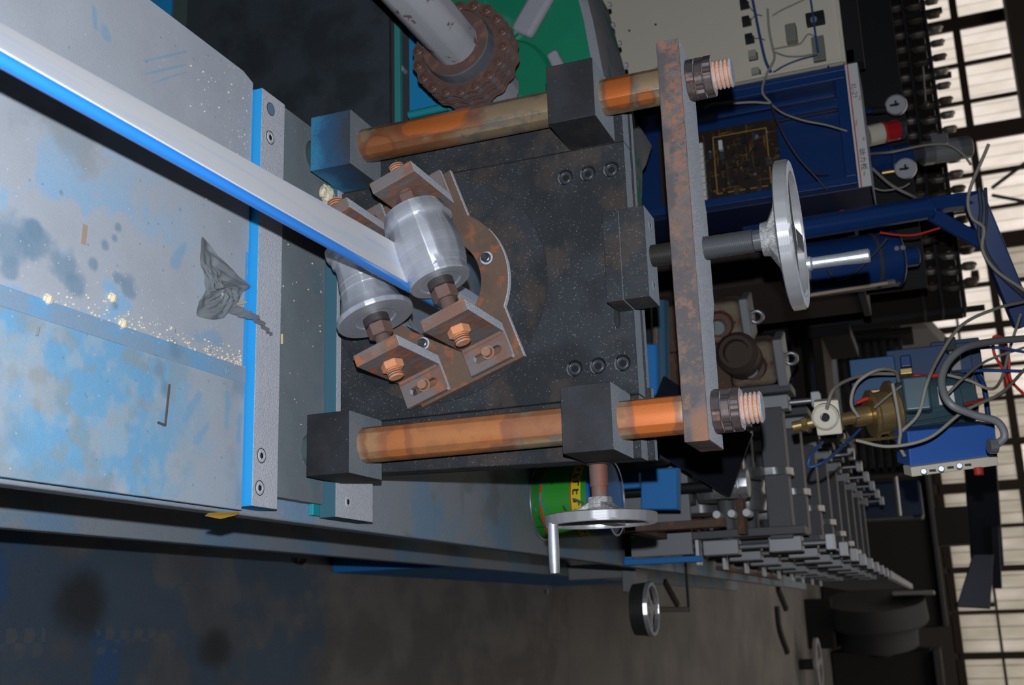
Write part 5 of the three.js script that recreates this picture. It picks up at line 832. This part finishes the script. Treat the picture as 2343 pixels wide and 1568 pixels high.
  cb('red wires bunched above the motor casing', [[-0.3540, 1.4034, -1.8426], [-0.3561, 1.4104, -1.8138], [-0.3542, 1.4262, -1.8202], [-0.3563, 1.4444, -1.8265]], 0.0037, M.cableRed);
  cb('dark blue hose hanging in a loop under the sensor', [[-0.2348, 1.2773, -1.6113], [-0.2089, 1.2602, -1.5810], [-0.1983, 1.2577, -1.5830], [-0.2024, 1.2753, -1.5885], [-0.2391, 1.3090, -1.6530], [-0.2600, 1.3259, -1.6845]], 0.00235, M.cableBlue);
  cb('bronze pipe running along below the motor', [[-0.2448, 1.2982, -1.6782], [-0.2489, 1.3358, -1.7221], [-0.2555, 1.3781, -1.7672]], 0.00235, M.brass);
  cb('grey upright cable in front of the motor flange', [[-0.3231, 1.3780, -1.6870], [-0.2906, 1.3800, -1.6966], [-0.2532, 1.3803, -1.7068], [-0.2346, 1.3768, -1.7106], [-0.2194, 1.3821, -1.7167]], 0.00269, M.cableGrey);
  cb('thin grey wire from flange to red wires', [[-0.2954, 1.3488, -1.7144], [-0.3201, 1.3736, -1.7479], [-0.3441, 1.4016, -1.7828]], 0.00202, M.cableGrey);
  const ctl = thing('control_box', 'blue control box with a row of knobs on its cream panel', 'control box'); const L = [-0.2219, 1.3836, -1.7166], Rr = [-0.2364, 1.5042, -1.7581];
  const top = [-0.2343, 1.3840, -1.7134], bot = [-0.2458, 1.5006, -1.7542];
  mesh('body', beam([-0.2384, 1.3790, -1.7598], [-0.2456, 1.5019, -1.8041], 0.0532, 0.056, 0.00224, V3(0.25, 0, 0.97)), std({ color: 0x2f63b4, roughness: 0.5 }), ctl);
  const pn = mesh('panel', beam([-0.2002, 1.3828, -1.7407], [-0.2124, 1.5031, -1.7827], 0.01456, 0.0336, 0.00168, V3(0.25, 0, 0.97)), M.cream, ctl, 'cream panel with knobs');
  for (const p of [[-0.1942, 1.4057, -1.7201], [-0.1971, 1.4299, -1.7284], [-0.2005, 1.4548, -1.7369]]) mesh('knob', T(rod(0, 0.0112, 0.00448, 'z', 16), ...p), M.steel, pn);
  mesh('stop_button', T(rod(0, 0.0112, 0.00672, 'x', 16), -0.1998, 1.4806, -1.7591), M.red, pn); for (const p of [[-0.1966, 1.4179, -1.7271], [-0.2001, 1.4428, -1.7356], [-0.2029, 1.4670, -1.7439]]) mesh('legend', box(p[0] - 0.00168, p[0] + 0.00168, p[1] - 0.00448, p[1] + 0.00448, p[2], p[2] + 0.00112, 0.00022), M.charcoal, pn);
}
// press head, dark drums and machines at the end of the hall
{
  const ph = thing('press_head', 'dark navy press arm ending in a flared grey head before the windows', 'press');
  mesh('column', beam([-1.0372, 1.7191, -8.1003], [-0.3044, 1.6797, -8.2842], 0.2, 0.3, 0.01), std({ color: 0x1a2233, roughness: 0.4 }), ph);
  mesh('upright', box(...(() => { const p = [-1.0800, 1.7267, -8.2017]; return [p[0] - 0.12, p[0] + 0.12, 0, p[1] + 0.06, p[2] - 0.12, p[2] + 0.12]; })(), 0.02), M.black, ph); mesh('foot_plate', beam([-0.0263, 1.4737, -8.2269], [-0.0200, 1.6546, -8.2967], 0.03, 0.2, 0.006), M.charcoal, ph); mesh('flare', prism([[-0.0089, 1.4463, -7.3000], [-0.3156, 1.5771, -7.3000], [-0.3096, 1.6928, -7.3000], [0.0078, 1.6327, -7.3000]].map((p) => [p[0], p[1]]).reverse(), 0.16, 0.006).translate(0, 0, -7.46), std({ color: 0x3d414d, roughness: 0.35, metalness: 0.3 }), ph); mesh('side_rib', beam([-0.5391, 1.7518, -8.1374], [-0.1424, 1.7226, -8.2340], 0.05, 0.2, 0.006), std({ color: 0x333947, roughness: 0.4 }), ph); mesh('boss', T(rod(0, 0.12, 0.05, 'z', 20), -0.2149, 1.5954, -8.0562), M.charcoal, ph);
  const dm = (name, label, x0, x1, y0, y1, z0, z1, m) => tag(mesh(name, box(x0, x1, y0, y1, z0, z1, 0.02), m), label, 'machine');
  const dk = thing('dark_machine', 'tall dark machine frame behind the roll stands at the hall end', 'machine'); mesh('body', box(-4.2, 0.2, 0, 1.3, -15.2, -13.8, 0.03), M.black, dk); mesh('ledge', box(-4.2, 0.2, 1.3, 1.36, -15.2, -13.75, 0.02), M.charcoal, dk); mesh('column', box(-1.2, -0.75, 1.0, 1.95, -15.0, -14.5, 0.02), M.black, dk);
  const b2 = thing('far_machine', 'low dark machine standing on the floor at the far right', 'machine'); mesh('body', box(0.45, 4.5, 0, 1.15, -15.4, -14.2, 0.03), M.black, b2); mesh('top', box(0.45, 4.5, 1.15, 1.24, -15.4, -14.1, 0.02), M.charcoal, b2);
  const c2 = thing('blue_column', 'dark navy column with a bright edge beyond the roll stands', 'column'); mesh('column', box(-0.85, -0.6, 0, 1.32, -8.2, -7.9, 0.02), std({ color: 0x18345c, roughness: 0.35 }), c2); mesh('edge_pipe', pipe([-0.6, 0.9, -7.88], [-0.6, 1.25, -7.88], 0.012, 12), M.steel, c2);
  const sl = thing('slat_frame', 'dark slatted machine frame with a pale edge at the hall end', 'machine frame'); for (let i = 0; i < 9; i++) mesh('slat', box(-1.5, -0.75, 0.95 + i * 0.045, 0.975 + i * 0.045, -6.6, -6.5, 0.004), M.charcoal, sl); mesh('edge', pipe([-0.7305, 1.2120, -6.5591], [-0.5164, 1.2088, -6.6160], 0.012, 12), M.steel, sl); mesh('side', box(-1.54, -1.5, 0, 1.4, -6.7, -6.4, 0.004), M.black, sl); mesh('side', box(-0.78, -0.74, 0, 1.3, -6.7, -6.5, 0.004), M.black, sl);
  tag(mesh('sheet_machine', box(...(() => { const p = [-1.7749, 1.2932, -7.1884]; return [p[0] - 0.05, p[0] + 0.45, 0, p[1] - 0.01, p[2] - 0.1, p[2] + 0.3]; })(), 0.03), M.black), 'black machine body under the pale draped sheet', 'machine'); const tp = thing('tarp_cover', 'pale grey sheet draped over a machine below the windows', 'cover sheet'); mesh('sheet', prism([[0, 0], [0.62, -0.02], [0.95, 0.12], [0.98, 0.45], [0.55, 0.62], [0.12, 0.34]].map((p) => [p[0] * 0.62, p[1] * 0.62]), 0.3, 0.05), std({ color: 0xb6b4ae, roughness: 0.8 }), tp).position.set(-1.7749, 1.2932, -7.1884);
  const fw = thing('flywheel', 'big dark flywheel drum on the floor at the far right', 'flywheel', [0.1116, 0.6770, -12.4293]); mesh('drum', lathe([[-0.24, 0], [-0.24, 0.5], [-0.03, 0.52], [0.0, 0.5], [0.0, 0.4], [0.23, 0.39], [0.23, 0]], 64, 'x'), M.charcoal, fw); mesh('hub', T(rod(0.23, 0.33, 0.13, 'x', 24)), M.black, fw); fw.children.forEach((c) => { c.rotation.y = 0.25; }); mesh('guard', box(-0.3, -0.26, 0.2, 0.6, -0.3, 0.4, 0.01), M.greySteel, fw); mesh('cradle', box(-0.26, 0.24, -0.9, -0.4, -0.35, 0.35, 0.02), M.black, fw);
  // handwheels on the far side shafts
  const h3 = handwheel('handwheel', 'dark handwheel standing low beside the bed, below the upright handwheel', 0.056, [-0.0202, 0.8381, -2.3111], 0.7);
  mesh('skirt', lathe([[-0.034, 0.05], [-0.034, 0.0525], [0.003, 0.0555], [0.003, 0.053], [-0.034, 0.05]], 56), M.threadDark, h3); mesh('skirt_floor', rod(-0.034, -0.028, 0.05, 'y', 40), M.black, h3);
  mesh('arm', box(-0.006, 0.006, -0.034, -0.028, -0.5, -0.04, 0.002), M.black, h3); mesh('arm', box(-0.14, 0.006, -0.034, -0.028, -0.51, -0.5, 0.002), M.black, h3);
  const h4 = handwheel('handwheel', 'small distant handwheel on a stem near the floor at the far right', 0.24, [0.4651, 0.1775, -11.2345], 2.6); mesh('stem', rod(-0.26, -0.03, 0.05, 'y', 16), M.charcoal, h4);
  tag(mesh('steel_bar', pipe([-0.2315, 0.0120, -10.1301], [-0.0524, 0.0120, -10.5427], 0.03, 8), M.black), 'short black bar lying on the floor nearer the bed', 'bar'); tag(mesh('steel_bar', tube([[-0.0706, 0.0120, -9.9746], [0.0829, 0.0120, -9.9817], [0.3205, 0.0120, -10.3728]], 0.03, 20, 8), M.black), 'longer bent black bar lying on the far floor', 'bar');
  tag(mesh('wire_loop', tube([[-0.1643, 0.0060, -2.2742], [-0.1545, 0.0060, -2.2802], [-0.1534, 0.0060, -2.3033], [-0.1641, 0.0060, -2.3186]], 0.003, 20, 6), M.black), 'bent loop of thin wire on the floor beside the bed', 'wire');
  tag(mesh('floor_nut', rod(0, 0.008, 0.009, 'y', 6).translate(-0.1118, 0.0010, -4.0385), M.steel), 'small bright nut lying on the grey floor', 'nut');
  const mat = thing('dark_plate', 'dark flat plate leaning by the small handwheel at the bed', 'plate'); mesh('plate', beam([-0.1182, 0.5597, -3.6128], [-0.0370, 0.5923, -3.6472], 0.01, 0.05, 0.002), M.darkBrown, mat);
  const cn = thing('window_diagonal', 'thin dark diagonal brace across the bright windows', 'brace'); mesh('rod', pipe([-4.4071, 2.3666, -12.3915], [-4.6700, 2.7533, -12.4659], 0.02, 8), M.black, cn); const cn2 = thing('window_diagonal', 'second thin dark brace rising to the right from the boom', 'brace'); mesh('rod', pipe([-4.3291, 2.3571, -12.4090], [-4.2480, 2.7019, -12.5610], 0.02, 8), M.black, cn2);
  tag(mesh('vent_box', box(...(() => { const p = [-4.4229, 2.2591, -15.9000]; return [p[0] - 0.06, p[0] + 0.06, p[1] - 0.05, p[1] + 0.05, p[2] - 0.1, p[2] + 0.1]; })(), 0.01), M.darkBrown), 'small brown square vent in a white window pane', 'vent');
}

// the flash on the camera that took the picture
{
  const fl = thing('flash_unit', 'small camera flash that lights the machine', 'camera flash', [FLASH_AT.x, FLASH_AT.y, FLASH_AT.z]);
  const toward = flash.target.position.clone().sub(FLASH_AT).normalize();
  fl.quaternion.setFromUnitVectors(V3(0, 0, 1), toward);
  mesh('lens', box(-0.012, 0.012, -0.007, 0.007, -0.004, -0.002, 0.0005), std({ color: 0xffffff, emissive: 0xffffff, emissiveIntensity: 0.5 }), fl);
  mesh('housing', box(-0.015, 0.015, -0.01, 0.01, -0.03, -0.0045, 0.002), M.black, fl);
}
scene.traverse((o) => { if (o.isMesh) { o.castShadow = true; o.receiveShadow = true; } });
renderer.render(scene, camera);
